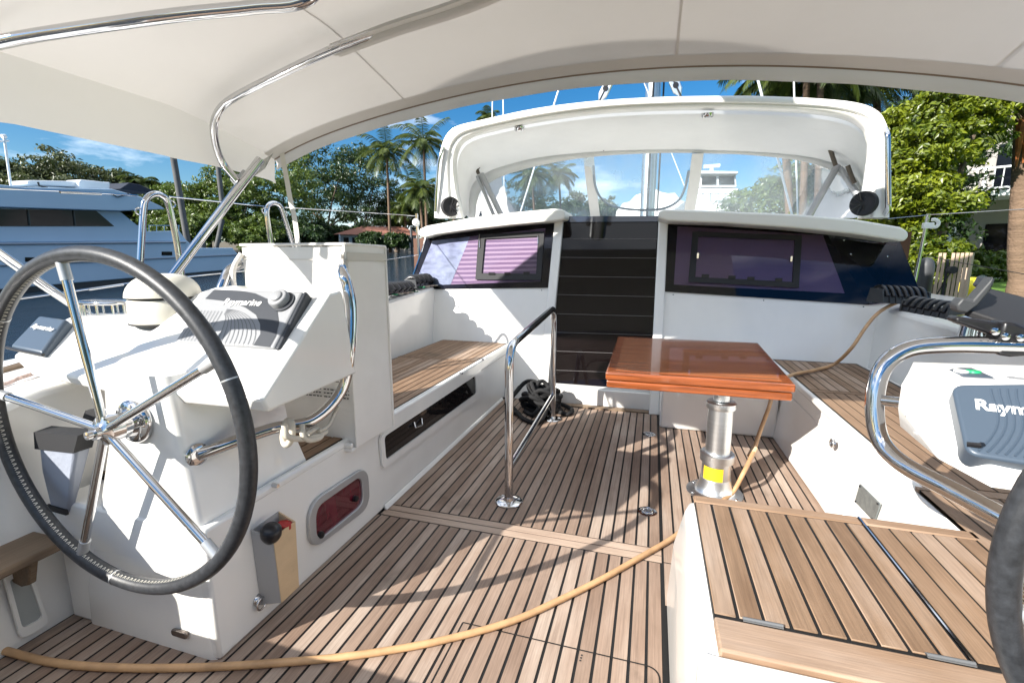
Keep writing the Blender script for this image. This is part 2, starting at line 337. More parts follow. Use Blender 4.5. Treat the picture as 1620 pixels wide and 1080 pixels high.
def thing(name, loc, label, cat, group=None):
    e = bpy.data.objects.new(name, None); COL.objects.link(e); e.location = loc; e['_o'] = tuple(loc); e.empty_display_size = .1
    return tag(e, label, cat, group)
def dup(root, loc, rz=0, scale=1, label=None):
    r = root.copy(); COL.objects.link(r); r.location = loc; r.rotation_euler = (0, 0, rz); r.scale = (scale,) * 3 if not isinstance(scale, tuple) else scale
    if label: r['label'] = label
    for ch in list(root.children):
        c = ch.copy(); COL.objects.link(c); c.parent = r
        for g in list(ch.children):
            d = g.copy(); COL.objects.link(d); d.parent = c
    return r
def text(name, s, origin, xdir, ydir, size, m, parent, shear=.25, bold=.012, depth=.0006, align='LEFT'):
    cu = bpy.data.curves.new(name, 'FONT'); cu.body = s; cu.size = 1; cu.shear = shear; cu.offset = bold; cu.align_x = align; cu.extrude = .004
    tmp = bpy.data.objects.new(name, cu); COL.objects.link(tmp); dg = bpy.context.evaluated_depsgraph_get()
    me = bpy.data.meshes.new_from_object(tmp.evaluated_get(dg)); bpy.data.objects.remove(tmp)
    X = Vector(xdir).normalized(); Y_ = Vector(ydir); Y_ = (Y_ - X * Y_.dot(X)).normalized(); Z_ = X.cross(Y_)
    mw = Matrix.Translation(Vector(origin)) @ Matrix((X, Y_, Z_)).transposed().to_4x4() @ Matrix.Diagonal((size, size, size, 1))
    me.transform(Matrix.Translation(-Vector(parent['_o'])) @ mw); me.materials.clear(); me.materials.append(m)
    o = bpy.data.objects.new(name, me); COL.objects.link(o); o.parent = parent; o['_o'] = parent['_o']; return o
def rrect(a, b, c, d, r=.25, n=5):
    """rounded quad a,b,c,d (3-D, in order); r as a fraction"""
    P = [Vector(a), Vector(b), Vector(c), Vector(d)]; out = []
    ml = min((P[i] - P[(i + 1) % 4]).length for i in range(4)) * r
    for i in range(4):
        p = P[i]; q = P[i - 1]; s_ = P[(i + 1) % 4]; A = p + (q - p).normalized() * ml; B = p + (s_ - p).normalized() * ml
        for k in range(n + 1):
            t = k / n; out.append(A * (1 - t) ** 2 + p * 2 * t * (1 - t) + B * t * t)
    return out
def ringmesh(mb, outer, inner, vec, m=None):
    n = len(outer); vec = Vector(vec)
    rings = [[Vector(p) for p in outer], [Vector(p) + vec for p in outer], [Vector(p) + vec for p in inner], [Vector(p) for p in inner], [Vector(p) for p in outer]]
    return mb.loft(rings, caps=False, m=m)
def planks(mb, x0, x1, y0, y1, z, xref, pitch=.0573, gap=.0105, th=.012):
    k0 = math.floor((x0 - xref) / pitch) - 1; x = xref + k0 * pitch
    while x < x1:
        a = max(x + gap / 2, x0); b = min(x + pitch - gap / 2, x1)
        if b - a > .006: mb.box((a, y0, z - th), (b, y1, z))
        x += pitch
    return mb

# ================================================================ SETTING: water, shore
def sheet(name, pts, m, kind='structure'):
    mb = MB(); mb.add(pts, [tuple(range(len(pts)))]); o = build(name, mb, m, flip=True); tag(o, kind=kind); return o
WS = 2500
water = sheet('water', [(-WS, -300, envz(-300)), (WS, -300, envz(-300)), (WS, WS, envz(WS)), (-WS, WS, envz(WS))], WATER)
t = WATER.node_tree; b_ = t.nodes['Principled BSDF']; tcn = t.nodes.new('ShaderNodeTexCoord'); mpn = t.nodes.new('ShaderNodeMapping'); mpn.inputs['Scale'].default_value = (1.0, 2.2, 1)
n1 = t.nodes.new('ShaderNodeTexNoise'); n1.inputs['Scale'].default_value = 1.6; n1.inputs['Detail'].default_value = 7; n1.inputs['Roughness'].default_value = .62
bp = t.nodes.new('ShaderNodeBump'); bp.inputs['Strength'].default_value = .9; bp.inputs['Distance'].default_value = .12
t.links.new(tcn.outputs['Object'], mpn.inputs[0]); t.links.new(mpn.outputs[0], n1.inputs[0]); t.links.new(n1.outputs[0], bp.inputs['Height']); t.links.new(bp.outputs[0], b_.inputs['Normal'])

def land(name, poly, h, m, seawall=True):
    mb = MB(); top = [(x, y, envz(y, h)) for x, y in poly]; n = len(top)
    mb.add(top, [tuple(range(n))], m)
    bot = [(x, y, envz(y, -1)) for x, y in poly]
    mb.add(top + bot, [(i, (i + 1) % n, (i + 1) % n + n, i + n) for i in range(n)], SEAW)
    return tag(build(name, mb, parent=None), kind='structure')
# the far bank across the channel (port side and ahead)
far = [(-420, -120), (-120, 15), (-90, 45), (-62, 72), (-36, 84), (-8, 96), (40, 130), (200, 300), (60, 900), (-900, 900), (-900, -120)]
land('far_shore', far, .55, EARTH)
# the near bank on the starboard side with its lawn
near = [(4.3, -8), (4.6, 4), (5.6, 9), (7.0, 16), (9, 26), (14, 45), (30, 90), (60, 128), (260, 330), (500, 300), (500, -60), (60, -60), (8, -30)]
land('lawn', near, .55, GRASS)

# ================================================================ COCKPIT SHELL (structure)
fl = MB(); fl.box((-2.4, .3, -.06), (1.4, 4.6, -.0025), CAULK)
floor = tag(build('cockpit_floor', fl, base=(0, 1.5, 0)), kind='structure')
pk = MB(); XR = .107 - .063
planks(pk, -1.335, .103, 2.128, 4.35, 0, XR)                      # forward panel
xb_ = MB(); xb_.box((-1.335, 2.074, -.012), (.103, 2.119, 0)); build('cross_board', xb_, TEAKX, floor); xb_ = MB(); xb_.box((-1.335, 2.02, -.012), (.103, 2.067, 0)); build('cross_board', xb_, TEAKX, floor)
planks(pk, -2.3, .103, .3, 2.011, 0, XR)                          # after panel
planks(pk, .113, .99, 2.03, 4.0, 0, .107)                         # starboard panel
pk.box((.113, 1.75, -.012), (.16, 2.02, 0))
build('teak_planks', pk, TEAK, floor)
# floor hatch seam
hs_ = MB(); hp = bend([(-.62, 1.436, .0015), (.088, 1.436, .0015), (.088, .35, .0015)], .05, 6)
def ribbon(mb, pts, wd, z=None, up=(0, 0, 1), m=None):
    up = Vector(up); P = [Vector(p) for p in pts]; Lp = []; 
    for i, p in enumerate(P):
        a = P[max(0, i - 1)]; b = P[min(len(P) - 1, i + 1)]; s_ = (b - a).cross(up).normalized() * wd / 2; Lp.append((p - s_, p + s_))
    for i in range(len(Lp) - 1): mb.add([Lp[i][0], Lp[i][1], Lp[i + 1][1], Lp[i + 1][0]], [(0, 1, 2, 3)], m)
    return mb
ribbon(hs_, hp, .005); ribbon(hs_, [(-.62, 1.436, .0015), (-.62, .35, .0015)], .005)
build('hatch_seam', hs_, CAULK, floor, flip=True)

WX = -1.345                                                        # inner face of the port seat base
sh = MB()
# port hull side beside the wheel, and coaming sweeping forward
def coam(mb, x0, zt, ys, sgn):                                     # inner face leaning outboard, rolled top, side deck
    rings = []
    for (y, xb, zb, xt, ztop) in ys:
        rings.append([Vector((xb, y, zb)), Vector((xb + (xt - xb) * .85, y, zb + (ztop - zb) * .9)), Vector((xt, y, ztop)), Vector((xt + sgn * .1, y, ztop + .025)), Vector((xt + sgn * .75, y, ztop + .0)), Vector((xt + sgn * .78, y, ztop - 1.6)), Vector((xb, y, zb - .6))])
    mb.loft(rings, m=None)
coam(sh, 0, 0, [(.2, -2.08, 0, -2.12, .80), (1.0, -2.08, 0, -2.14, .84), (1.12, -2.08, 0, -2.16, .86), (1.9, -2.06, .0, -2.10, .92), (3.3, -2.09, .0, -2.11, .98), (4.72, -2.17, 0, -2.27, 1.035), (12, -1.4, .4, -1.5, 1.15)], -1)
coam(sh, 0, 0, [(.2, 1.62, 0, 1.68, .84), (3.2, 1.6, 0, 1.8, .915), (4.0, 1.6, 0, 1.8, .935), (4.45, 1.6, 0, 1.80, .95), (5.0, 1.62, 0, 1.9, 1.0), (12, 1.1, .4, 1.3, 1.15)], 1)
moulding = tag(build('cockpit_moulding', sh, GEL, base=(0, 1.5, 0), bevel=.02, smooth=True, angle=25), kind='structure')
# teak cap rail glimpsed on the port quarter
cp = MB(); cp.tube([PX(-60, 612, -2.55), PX(50, 578, -2.62)], .03, 8); tag(build('cap_rail', cp, TEAKD), 'brown teak cap rail on the port quarter behind the large steering wheel', 'cap rail')

# ---------------- port bench
pb = thing('teak_bench', (-1.7, 3, 0), 'long port bench with slatted teak top and smoked locker window', 'bench')
b = MB()
b.prism([(WX, 1.04, 0), (WX, 1.04, .485), (WX, 4.47, .485), (WX, 4.25, 0)], (-.72, 0, 0))
build('bench_base', b, GEL, pb, bevel=.012)
b = MB(); b.box((WX - .03, 2.06, .42), (WX + .014, 4.45, .507)); b.box((WX - .03, 1.2, .47), (WX + .003, 2.06, .507)); build('bench_rim', b, GEL, pb, bevel=.012)
b = MB(); b.box((-2.09, 1.2, .486), (WX - .034, 4.45, .502), CAULK)
yb = PZ(690, 568, .5).y
build('caulking', b, CAULK, pb)
b = MB(); planks(b, -2.09, WX - .03, 1.22, yb - .03, .505, -1.378, .0585, .008); planks(b, -2.09, WX - .03, yb + .03, 4.455, .505, -1.378, .0585, .008)
b.box((-2.09, yb - .024, .49), (WX - .03, yb + .024, .505)); build('seat_planks', b, TEAKW, pb)
b = MB()                                                          # locker window in the bench front
q = [PX(605, 690, WX + .004), PX(608, 727, WX + .004), PX(752, 622, WX + .004), PX(750, 594, WX + .004)]
b.prism(q, (.004, 0, 0)); lw_ = build('locker_window', b, SMOKE, pb)
b = MB(); ringmesh(b, [p + Vector((0, 0, 0)) for p in rrect(*[PX(u, v, WX + .003) for u, v in ((598, 690), (603, 742), (762, 626), (760, 583))], r=.2)], rrect(*[PX(u, v, WX + .003) for u, v in ((605, 690), (608, 727), (752, 622), (750, 594))], r=.2), (.012, 0, 0))
build('locker_frame', b, GEL, pb, smooth=True)
b = MB(); b.tube(bend([PX(655, 668, WX + .01), PX(657, 676, WX + .03), PX(668, 672, WX + .03), PX(667, 662, WX + .01)], .01), .006, 8); build('handle', b, STEEL, lw_, smooth=True)
# kick mouldings
b = MB(); b.prism([(WX + .004, 2.06, .0), (WX + .026, 2.06, .0), (WX + .018, 2.06, .02), (WX + .004, 2.06, .03)], (0, 2.1, 0)); build('kick_moulding', b, GEL, pb, bevel=.006)
for (u, v) in ((432, 767), (727, 590), (762, 568)):
    b = MB(); c = PX(u, v, WX); b.lathe([(.001, .024), (.008, .024), (.010, .002), (.010, 0)], c, (1, 0, 0), 14); build('snap_stud', b, STEEL, pb, smooth=True)

# oval opening window of the after locker
ow = thing('locker_porthole', PX(532, 800, WX), 'rounded rectangular porthole with grey frame and red curtains in locker side', 'window')
o_ = [PX(u, v, WX + .001) for u, v in ((484, 796), (486, 872), (582, 800), (578, 735))]
i_ = [PX(u, v, WX + .001) for u, v in ((495, 802), (497, 856), (571, 796), (568, 751))]
b = MB(); ringmesh(b, rrect(*o_, r=.42, n=8), rrect(*i_, r=.36, n=8), (.016, 0, 0)); build('frame', b, ALUG, ow, smooth=True, bevel=.003)
b = MB(); b.prism(rrect(*i_, r=.36, n=8), (.006, 0, 0)); build('pane', b, REDGL, ow)
for u, v in ((505, 845), (560, 788)):
    b = MB(); b.lathe([(.001, .02), (.014, .018), (.016, .006), (.016, 0)], PX(u, v, WX + .006), (1, 0, 0), 12); build('latch', b, BLACK, ow, smooth=True)

# eye fitting low on the locker side
ef = thing('deck_eye', PX(408, 950, WX), 'small steel folding ring fitting low on locker side beside beige pocket', 'ring fitting')
c = PX(408, 948, WX)
b = MB(); b.lathe([(.022, 0), (.022, .004), (.014, .012), (.001, .014)], c, (1, 0, 0), 18); build('base_plate', b, STEEL, ef, smooth=True)
b = MB(); b.tube([c + Vector((.016, .0 + .022 * math.cos(a), -.012 + .022 * math.sin(a))) for a in [i * math.pi / 8 for i in range(16)]], .004, 8, closed=True); build('ring', b, STEEL, ef, smooth=True)

# winch handle pocket
pc = thing('winch_handle_pocket', PX(430, 900, WX), 'beige pocket screwed to the white locker side holding a winch handle', 'pocket')
A = [PX(412, 846, WX + .002), PX(455, 822, WX + .002), PX(470, 915, WX + .002), PX(432, 952, WX + .002)]
dx = .075
zt0, zt1 = A[0].z, A[2].z; ya, yb2 = A[0].y, A[1].y
b = MB()
ya, yb_ = 1.215, 1.345; ztop, zbot = .385, .075
b.add([(WX + .002, ya, ztop), (WX + .002, yb_, ztop), (WX + .002, yb_ - .01, zbot), (WX + .002, ya + .01, zbot), (WX + dx, ya + .02, ztop - .03), (WX + dx, yb_, ztop - .03), (WX + dx, yb_ - .01, zbot + .01), (WX + dx, ya + .03, zbot + .01)],
      [(0, 3, 7, 4)], POCKS); 
b.add(b.v[:8], [(4, 7, 6, 5), (1, 5, 6, 2), (3, 2, 6, 7)], POCK)
b.add(b.v[:8], [(0, 1, 2, 3)], POCKS)
build('pouch', b, None, pc, solid=.006, flip=True)
wh = thing('winch_crank', (WX + .04, 1.27, .2), 'black and red winch handle sticking out of the beige pocket', 'winch handle')
b = MB(); b.lathe([(.015, -.12), (.02, .04), (.03, .06), (.036, .075), (.036, .10), (.025, .115), (.001, .117)], (WX + .035, 1.262, .29), (.35, -.25, 1), 20); build('grip', b, BLACK, wh, smooth=True)
b = MB(); b.lathe([(.012, -.12), (.024, .04), (.028, .055), (.026, .07), (.001, .074)], (WX + .042, 1.312, .29), (.15, .1, 1), 20); build('knob', b, REDP, wh, smooth=True)

# ---------------- starboard bench
sb = thing('teak_bench', (1.3, 3, 0), 'starboard bench with slatted teak top behind the varnished table', 'bench')
SX = .98
b = MB(); b.prism([(.965, 1.6, 0), (SX, 1.6, .492), (SX, 4.3, .492), (.93, 4.1, 0)], (.70, 0, 0)); build('bench_base', b, GEL, sb, bevel=.012)
b = MB(); b.box((SX + .004, .5, .493), (1.62, 4.4, .507)); build('caulking', b, CAULK, sb)
b = MB(); y1 = 3.35; y2 = 1.99
b.box((SX - .004, 1.99, .47), (SX + .028, 4.3, .512)); build('bench_rim', b, GEL, sb, bevel=.008)
b = MB()
planks(b, SX + .03, 1.6, y1 + .035, 4.32, .51, SX + .034, .0585, .008); b.box((SX + .034, y1 - .027, .495), (1.6, y1 + .027, .51))
planks(b, SX + .03, 1.6, y2 + .04, y1 - .035, .51, SX + .034, .0585, .008); b.box((SX + .0, y2 - .02, .495), (1.6, y2 + .032, .51))
planks(b, SX + .0, 1.6, .5, y2 - .028, .51, SX + .0, .0585, .008)
build('seat_planks', b, TEAKW, sb)
b = MB(); b.prism([(SX - .006, 2.5, .0), (SX - .03, 2.5, 0), (SX - .006, 2.5, .40)], (0, 1.4, 0)); build('side_step', b, GEL, sb, bevel=.008)
b = MB(); gp = [PX(u, v, .968) for u, v in ((1362, 765), (1395, 797), (1385, 826), (1354, 793))]
b.prism(gp, (-.006, 0, 0)); g1 = build('metal_plate', b, BLUEV, sb, bevel=.002)
for k in range(4):
    b = MB(); b.lathe([(.005, 0), (.005, .004), (.001, .005)], gp[k].lerp(sum(gp, Vector()) / 4, .14) + Vector((-.0065, 0, 0)), (-1, 0, 0), 10); build('screw', b, BLACK, g1, smooth=True)
pe = MB(); c = PX(1320, 701, .95); pe.tube([c + Vector((-.012, .018 * math.cos(a), .018 * math.sin(a))) for a in [i * math.pi / 8 for i in range(16)]], .0055, 8, closed=True); pe.lathe([(.02, 0), (.018, .006), (.001, .008)], c, (-1, 0, 0), 16)
tag(build('pad_eye', pe, STEEL, smooth=True), 'polished pad eye on the starboard bench front under the table end', 'pad eye')

# ---------------- stern locker with hinged teak lid
sl = thing('hatch_locker', (.45, 1.4, 0), 'low white locker in the foreground with hinged slatted teak lid', 'locker')
b = MB()
lo = [(.118, .94, 0), (.118, 1.78, 0), (.150, 1.90, 0), (.235, 1.93, 0), (.962, 1.93, 0), (.962, .94, 0)]
mi = [(.125, .94, .3), (.125, 1.70, .3), (.155, 1.80, .3), (.235, 1.83, .3), (.962, 1.83, .3), (.962, .94, .3)]
hi = [(.150, .94, .47), (.150, 1.635, .47), (.168, 1.70, .47), (.235, 1.74, .47), (.962, 1.74, .47), (.962, .94, .47)]
tp = [(.172, .94, .489), (.172, 1.62, .489), (.184, 1.67, .489), (.24, 1.70, .489), (.962, 1.70, .489), (.962, .94, .489)]
b.loft([lo, mi, hi, tp]); o = build('locker_body', b, GEL, sl, bevel=.008, smooth=True, angle=30)
b = MB(); b.box((.182, .99, .485), (.99, 1.692, .5055)); build('caulking', b, CAULK, sl)
b = MB(); planks(b, .184, .684, 1.098, 1.638, .509, .184 - .006, .0573, .008); 
lid = build('lid', b, TEAKW, sl, bevel=.0015, bseg=1)
b = MB(); planks(b, .6965, .975, 1.105, 1.638, .509, .698, .0573, .008); build('fixed_planks', b, TEAKW, sl)
b = MB(); b.box((.180, 1.645, .496), (.688, 1.693, .510)); b.box((.697, 1.645, .496), (1.0, 1.693, .510)); b.box((.181, .985, .47), (1.5, 1.088, .5085)); build('teak_border', b, TEAKWX, sl, bevel=.006)
b = MB(); b.box((.688, 1.09, .490), (.6925, 1.69, .5115)); build('metal_strip', b, STEEL, sl)
b = MB(); b.box((.135, .93, .0), (1.5, .980, .500)); build('after_panel', b, GEL, sl, bevel=.01)
for xa in (.245, .605):
    h_ = MB(); h_.tube([(xa, 1.093, .512), (xa + .085, 1.093, .512)], .004, 10); h_.box((xa, 1.086, .509), (xa + .085, 1.100, .5115)); build('hinge', h_, mat('dull_hinge', (.16, .165, .17), .5, .3), sl, smooth=True)

# ---------------- port helm pedestal and console
hp_ = thing('helm_pedestal', (-1.6, 1.1, 0), 'white port helm pedestal and console behind the large wheel', 'helm pedestal')
b = MB()
def prow(z, x0, x1, y, ybk=1.5):
    r = .05; return [Vector((x0, ybk, z)), Vector((x0, y + r, z)), Vector((x0 + r * .3, y + r * .3, z)), Vector((x0 + r, y, z)), Vector((x1 - r * .6, y, z)), Vector((x1 - r * .18, y + r * .18, z)), Vector((x1, y + r * .6, z)), Vector((x1, ybk, z))]
b.loft([prow(.0, -2.00, -1.352, 1.035, 1.7), prow(.15, -1.99, -1.355, 1.037, 1.7), prow(.32, -1.93, -1.360, 1.04, 1.6), prow(.5, -1.85, -1.375, 1.045, 1.55), prow(.7, -1.78, -1.405, 1.05), prow(.98, -1.76, -1.455, 1.06)])
build('column', b, GEL, hp_, smooth=True, angle=60)
b = MB(); b.box((-2.2, 1.062, 0), (-1.6, 1.5, .44)); build('lower_panel', b, GEL, hp_, bevel=.03)
def sec(x, A, B, C, D, E): return [Vector((x, *p)) for p in (A, B, C, D, E)]
b = MB(); S = [sec(-2.34, (1.19, .985), (1.18, 1.0), (1.30, 1.085), (1.40, 1.09), (1.45, .99)),
     sec(-2.29, (1.14, .95), (1.12, .985), (1.32, 1.11), (1.44, 1.115), (1.55, .96)),
     sec(-2.18, (1.115, .918), (1.10, .955), (1.33, 1.115), (1.47, 1.12), (1.6, .93)),
     sec(-1.95, (1.105, .905), (1.088, .945), (1.34, 1.118), (1.5, 1.122), (1.62, .9)),
     sec(-1.80, (1.10, .895), (1.083, .938), (1.35, 1.125), (1.5, 1.13), (1.62, .88)),
     sec(-1.70, (1.10, .885), (1.08, .93), (1.41, 1.215), (1.52, 1.225), (1.62, .87)),
     sec(-1.64, (1.10, .882), (1.08, .927), (1.43, 1.235), (1.53, 1.24), (1.62, .87)),
     sec(-1.105, (1.105, .885), (1.085, .93), (1.43, 1.225), (1.50, 1.23), (1.56, .90))]
b.loft(S); build('console', b, GEL, hp_, bevel=.018, bseg=3, smooth=True, angle=28)
# instrument cover over the chart plotter
cv = thing('instrument_cover', (-1.4, 1.3, 1.1), 'large grey plotter cover with dark curved band on the port console', 'instrument cover')
B0, B1, T0, T1 = Vector((-1.605, 1.235, 1.045)), Vector((-1.175, 1.235, 1.045)), Vector((-1.62, 1.395, 1.222)), Vector((-1.178, 1.395, 1.222))
cx_ = (B1 - B0).normalized(); cy_ = (T0 - B0).normalized(); cn_ = cx_.cross(cy_).normalized()
if cn_.z < 0: cn_ = -cn_
b = MB(); b.prism([B0, B1, T1, T0], cn_ * -.045 ); b.v = [v + cn_ * .02 for v in b.v]; build('shell', b, LTGREY, cv, bevel=.010, bseg=3)
b = MB(); b.prism([B1 + cn_ * .0, B1 + cx_ * .018, T1 + cx_ * .014, T1], cn_ * -.04); b.v = [v + cn_ * .018 for v in b.v]; build('side_grip', b, DKGREY, cv, bevel=.006)
up_ = cn_ * .0215
def onc(s_, t_, h=0.0): return B0.lerp(B1, s_).lerp(T0.lerp(T1, s_), t_) + cn_ * (.0212 + h)
b = MB(); Lp = [(onc(.96, .02), onc(.80, .03)), (onc(.965, .2), onc(.81, .22)), (onc(.93, .42), onc(.76, .38)), (onc(.85, .64), onc(.67, .54)), (onc(.72, .82), onc(.53, .66)), (onc(.55, .93), onc(.38, .745)), (onc(.38, .975), onc(.22, .78)), (onc(.1, .985), onc(.06, .80))]
for i in range(len(Lp) - 1): b.add([Lp[i][0], Lp[i][1], Lp[i + 1][1], Lp[i + 1][0]], [(0, 1, 2, 3)])
build('dark_band', b, DKGREY, cv, flip=True)
b = MB()
for k in range(17):
    r0 = .05 + k * .05; pts = []
    for a in range(0, 11):
        an = a / 10 * math.pi / 2; s_ = .80 - .0 - (1 - math.cos(an)) * 0 - r0 * .0; 
        s_ = .35 + (.44 - k * .045) * math.cos(an) if k < 9 else .35 - (k - 8) * .036 ; t_ = .02 + (.60 - k * .012) * math.sin(an) if k < 9 else .03 + .55 * a / 10
        pts.append(onc(s_, t_, .0006))
    ribbon(b, pts, .0022, up=cn_)
build('ridges', b, mat('ridge_grey', (.12, .125, .135), .5), cv, flip=True)
c = onc(.845, .80); b = MB(); b.lathe([(.036, -.005), (.036, .022), (.032, .027), (.030, .0275), (.001, .0275)], c, cn_, 28); kb = build('knob', b, LTGREY, cv, smooth=True)
b = MB(); b.lathe([(.021, .0278), (.021, .031), (.018, .034), (.001, .0345)], c, cn_, 24); build('knob_cap', b, LTGREY, kb, smooth=True)
b = MB(); b.lathe([(.041, -.004), (.041, .004), (.001, .005)], c + cx_ * .012 - cy_ * .004, cn_, 28); build('knob_recess', b, DKGREY, cv, smooth=True)
text('brand_text', 'Raymarine', onc(.27, .70, .0012), cx_, cy_, .040, WHITEP, cv)
b = MB(); b.box((-1.47, 1.222, 1.028), (-1.40, 1.240, 1.036)); b.tube([(-1.40, 1.225, 1.032), (-1.372, 1.20, 1.012)], .004, 6); build('tether', b, BLACK, cv)
# small instrument cover far end
c2 = thing('instrument_cover', (-2.2, 1.2, 1.0), 'small dark grey square instrument cover at the outboard end of the port console', 'instrument cover')
q = [PY(21, 553, 1.15), PY(72, 564, 1.14), PY(111, 509, 1.27), PY(68, 503, 1.28)]
nn = (q[1] - q[0]).cross(q[3] - q[0]).normalized(); nn = nn if nn.z > 0 else -nn
b = MB(); b.prism([p + nn * .018 for p in q], nn * -.05); build('shell', b, NAVY, c2, bevel=.012, bseg=3)
b = MB(); b.tube([q[0] + nn * .012 + Vector((-.02, 0, 0)), q[0] + nn * .005 + Vector((.03, -.006, 0)), q[1] + nn * .01], .006, 8); build('clip', b, BLACK, c2, smooth=True)
text('brand_text', 'Raymarine', q[3].lerp(q[0], .42) + (q[1] - q[0]) * .16 + nn * .026, q[1] - q[0], q[3] - q[0], (q[1] - q[0]).length * .155, WHITEP, c2)
# compass with its hood
cm = thing('compass', (-1.86, 1.42, 1.1), 'cream domed compass hood on top of the port console', 'compass')
cc = Vector((-1.83, 1.375, 1.135))
b = MB(); b.lathe([(.118, -.035), (.120, .0), (.118, .055), (.112, .06), (.001, .061)], cc, (0, 0, 1), 36); build('base', b, CREAM, cm, smooth=True)
b = MB(); b.lathe([(.118, -.037), (.124, -.033), (.118, -.029)], cc, (0, 0, 1), 36); build('gasket', b, BLACKM, cm, smooth=True)
b = MB(); rings = []
for i in range(9):
    t_ = i / 8; a = t_ * math.pi / 2; rr = .121 * math.cos(a) ** .75 if t_ < 1 else .001; zz = .068 + .088 * math.sin(a)
    rings.append([cc + Vector((rr * math.cos(2 * math.pi * k / 32), rr * math.sin(2 * math.pi * k / 32) * 1.05 + .01 * t_, zz)) for k in range(32)])
b.loft(rings); build('hood', b, CREAM, cm, smooth=True)
b = MB(); b.lathe([(.117, .061), (.115, .0645), (.117, .068)], cc, (0, 0, 1), 36); build('shadow_gap', b, BLACKM, cm, smooth=True)
# cup holder rail
cu = thing('drink_holder', (-2.1, 1.4, 1.12), 'polished steel drink holder with vertical bars behind the small cover', 'drink holder')
hc = PY(163, 478, 1.42); 
b = MB(); n_ = 30; pts = [hc + Vector((.115 * math.cos(a), .06 * math.sin(a), 0)) for a in [2 * math.pi * i / n_ for i in range(n_)]]
b.tube(pts, .008, 8, closed=True); build('top_ring', b, STEEL, cu, smooth=True)
b = MB(); b.prism([hc + Vector((.105 * math.cos(a), .052 * math.sin(a), .004)) for a in [2 * math.pi * i / n_ for i in range(n_)]], (0, 0, .003)); build('top_plate', b, STEEL, cu)
for i in range(9):
    a = 2 * math.pi * i / 9 + .2; p = hc + Vector((.105 * math.cos(a), .055 * math.sin(a), 0)); b = MB(); b.tube([p, p + Vector((0, 0, -.085)), p + Vector((.012, -.008, -.092))], .005, 8); build('upright', b, STEEL, cu, smooth=True)

# wheel drive flange
fg = thing('wheel_flange', (-1.6, 1.04, .83), 'round polished steel steering flange on the port pedestal', 'flange')
HUB = Vector((-1.555, .95, .84)); ax = Vector((0, -1, 0)); FC = PY(212, 666, 1.045)
b = MB(); b.lathe([(.072, -.01), (.072, .004), (.066, .012), (.046, .016), (.040, .03), (.001, .031)], FC, ax, 36); build('plate', b, STEEL, fg, smooth=True)
for k in range(6):
    a = k * math.pi / 3 + .3; b = MB(); b.lathe([(.006, 0), (.006, .004), (.001, .005)], FC + Vector((.057 * math.cos(a), -.012, .057 * math.sin(a))), ax, 8); build('bolt', b, ALUG, fg)
# steering wheel
def wheel(hub, Rw, a0, label, rim=.0228):
    wt = thing('steering_wheel', hub, label, 'steering wheel')
    b = MB(); n = 96; b.tube([hub + Vector((Rw * math.cos(2 * math.pi * i / n), 0, Rw * math.sin(2 * math.pi * i / n))) for i in range(n)], rim, 16, closed=True); rm = build('rim', b, LEATHER, wt, smooth=True)
    b = MB(); rr = Rw - rim * .93                                      # lacing on the inside of the rim
    for i in range(420):
        a = 2 * math.pi * i / 420; e = Vector((math.cos(a), 0, math.sin(a))); tng = Vector((-math.sin(a), 0, math.cos(a)))
        c = hub + e * rr; s_ = 1 if i % 2 else -1
        b.add([c + Vector((0, -.012, 0)) - tng * .0012, c + Vector((0, -.012, 0)) + tng * .0012, c + Vector((0, -.003, 0)) + tng * (.0012 + .003 * s_) - e * .002, c + Vector((0, -.003, 0)) + tng * (-.0012 + .003 * s_) - e * .002], [(0, 1, 2, 3)])
    build('stitching', b, THREAD, rm, flip=True)
    for k in range(3):
        a = a0 + .72 + k * 2 * math.pi / 3; e = Vector((math.cos(a), 0, math.sin(a))); tg_ = Vector((-math.sin(a), 0, math.cos(a)))
        b = MB(); b.tube([hub + e * Rw - tg_ * .0022, hub + e * Rw + tg_ * .0022], rim * 1.035, 18); build('seam_band', b, ALUG, rm, smooth=True)
    for k in range(5):
        a = a0 + k * 2 * math.pi / 5; e = Vector((math.cos(a), 0, math.sin(a)))
        b = MB(); b.tube([hub + e * .02 + Vector((0, -.012, 0)), hub + e * (Rw - .055)], .0125, 12); sp = build('spoke', b, STEEL, wt, smooth=True)
        b = MB(); b.tube([hub + e * (Rw - .07), hub + e * (Rw - .01)], .0155, 12); build('spoke_socket', b, ALUG, sp, smooth=True)
    b = MB(); b.lathe([(.030, .05), (.032, .02), (.045, .018), (.045, -.018), (.03, -.022), (.02, -.03), (.02, -.045), (.012, -.046), (.012, -.062), (.004, -.064), (.001, -.06)], hub, (0, 1, 0), 28)
    b.v = [v for v in b.v]; build('hub', b, STEEL, wt, smooth=True)
    b = MB(); b.tube([hub + Vector((0, .04, 0)), Vector((hub.x + (FC.x - HUB.x) * .6, hub.y + .09, hub.z))], .022, 16); build('shaft', b, STEEL, wt, smooth=True)
    return wt
a0 = math.atan2(1.357 - .84 - .02, -(2.07 * .79 - 1.555))
spk = PY(95, 405, .95) - HUB; a0 = math.atan2(spk.z, spk.x)
wheel(HUB, .523, a0, 'large leather rimmed steering wheel with steel spokes on the port pedestal')
wheel(Vector((1.137, .95, .84)), .523, R(120), 'second steering wheel, only its worn black rim showing at the right edge')

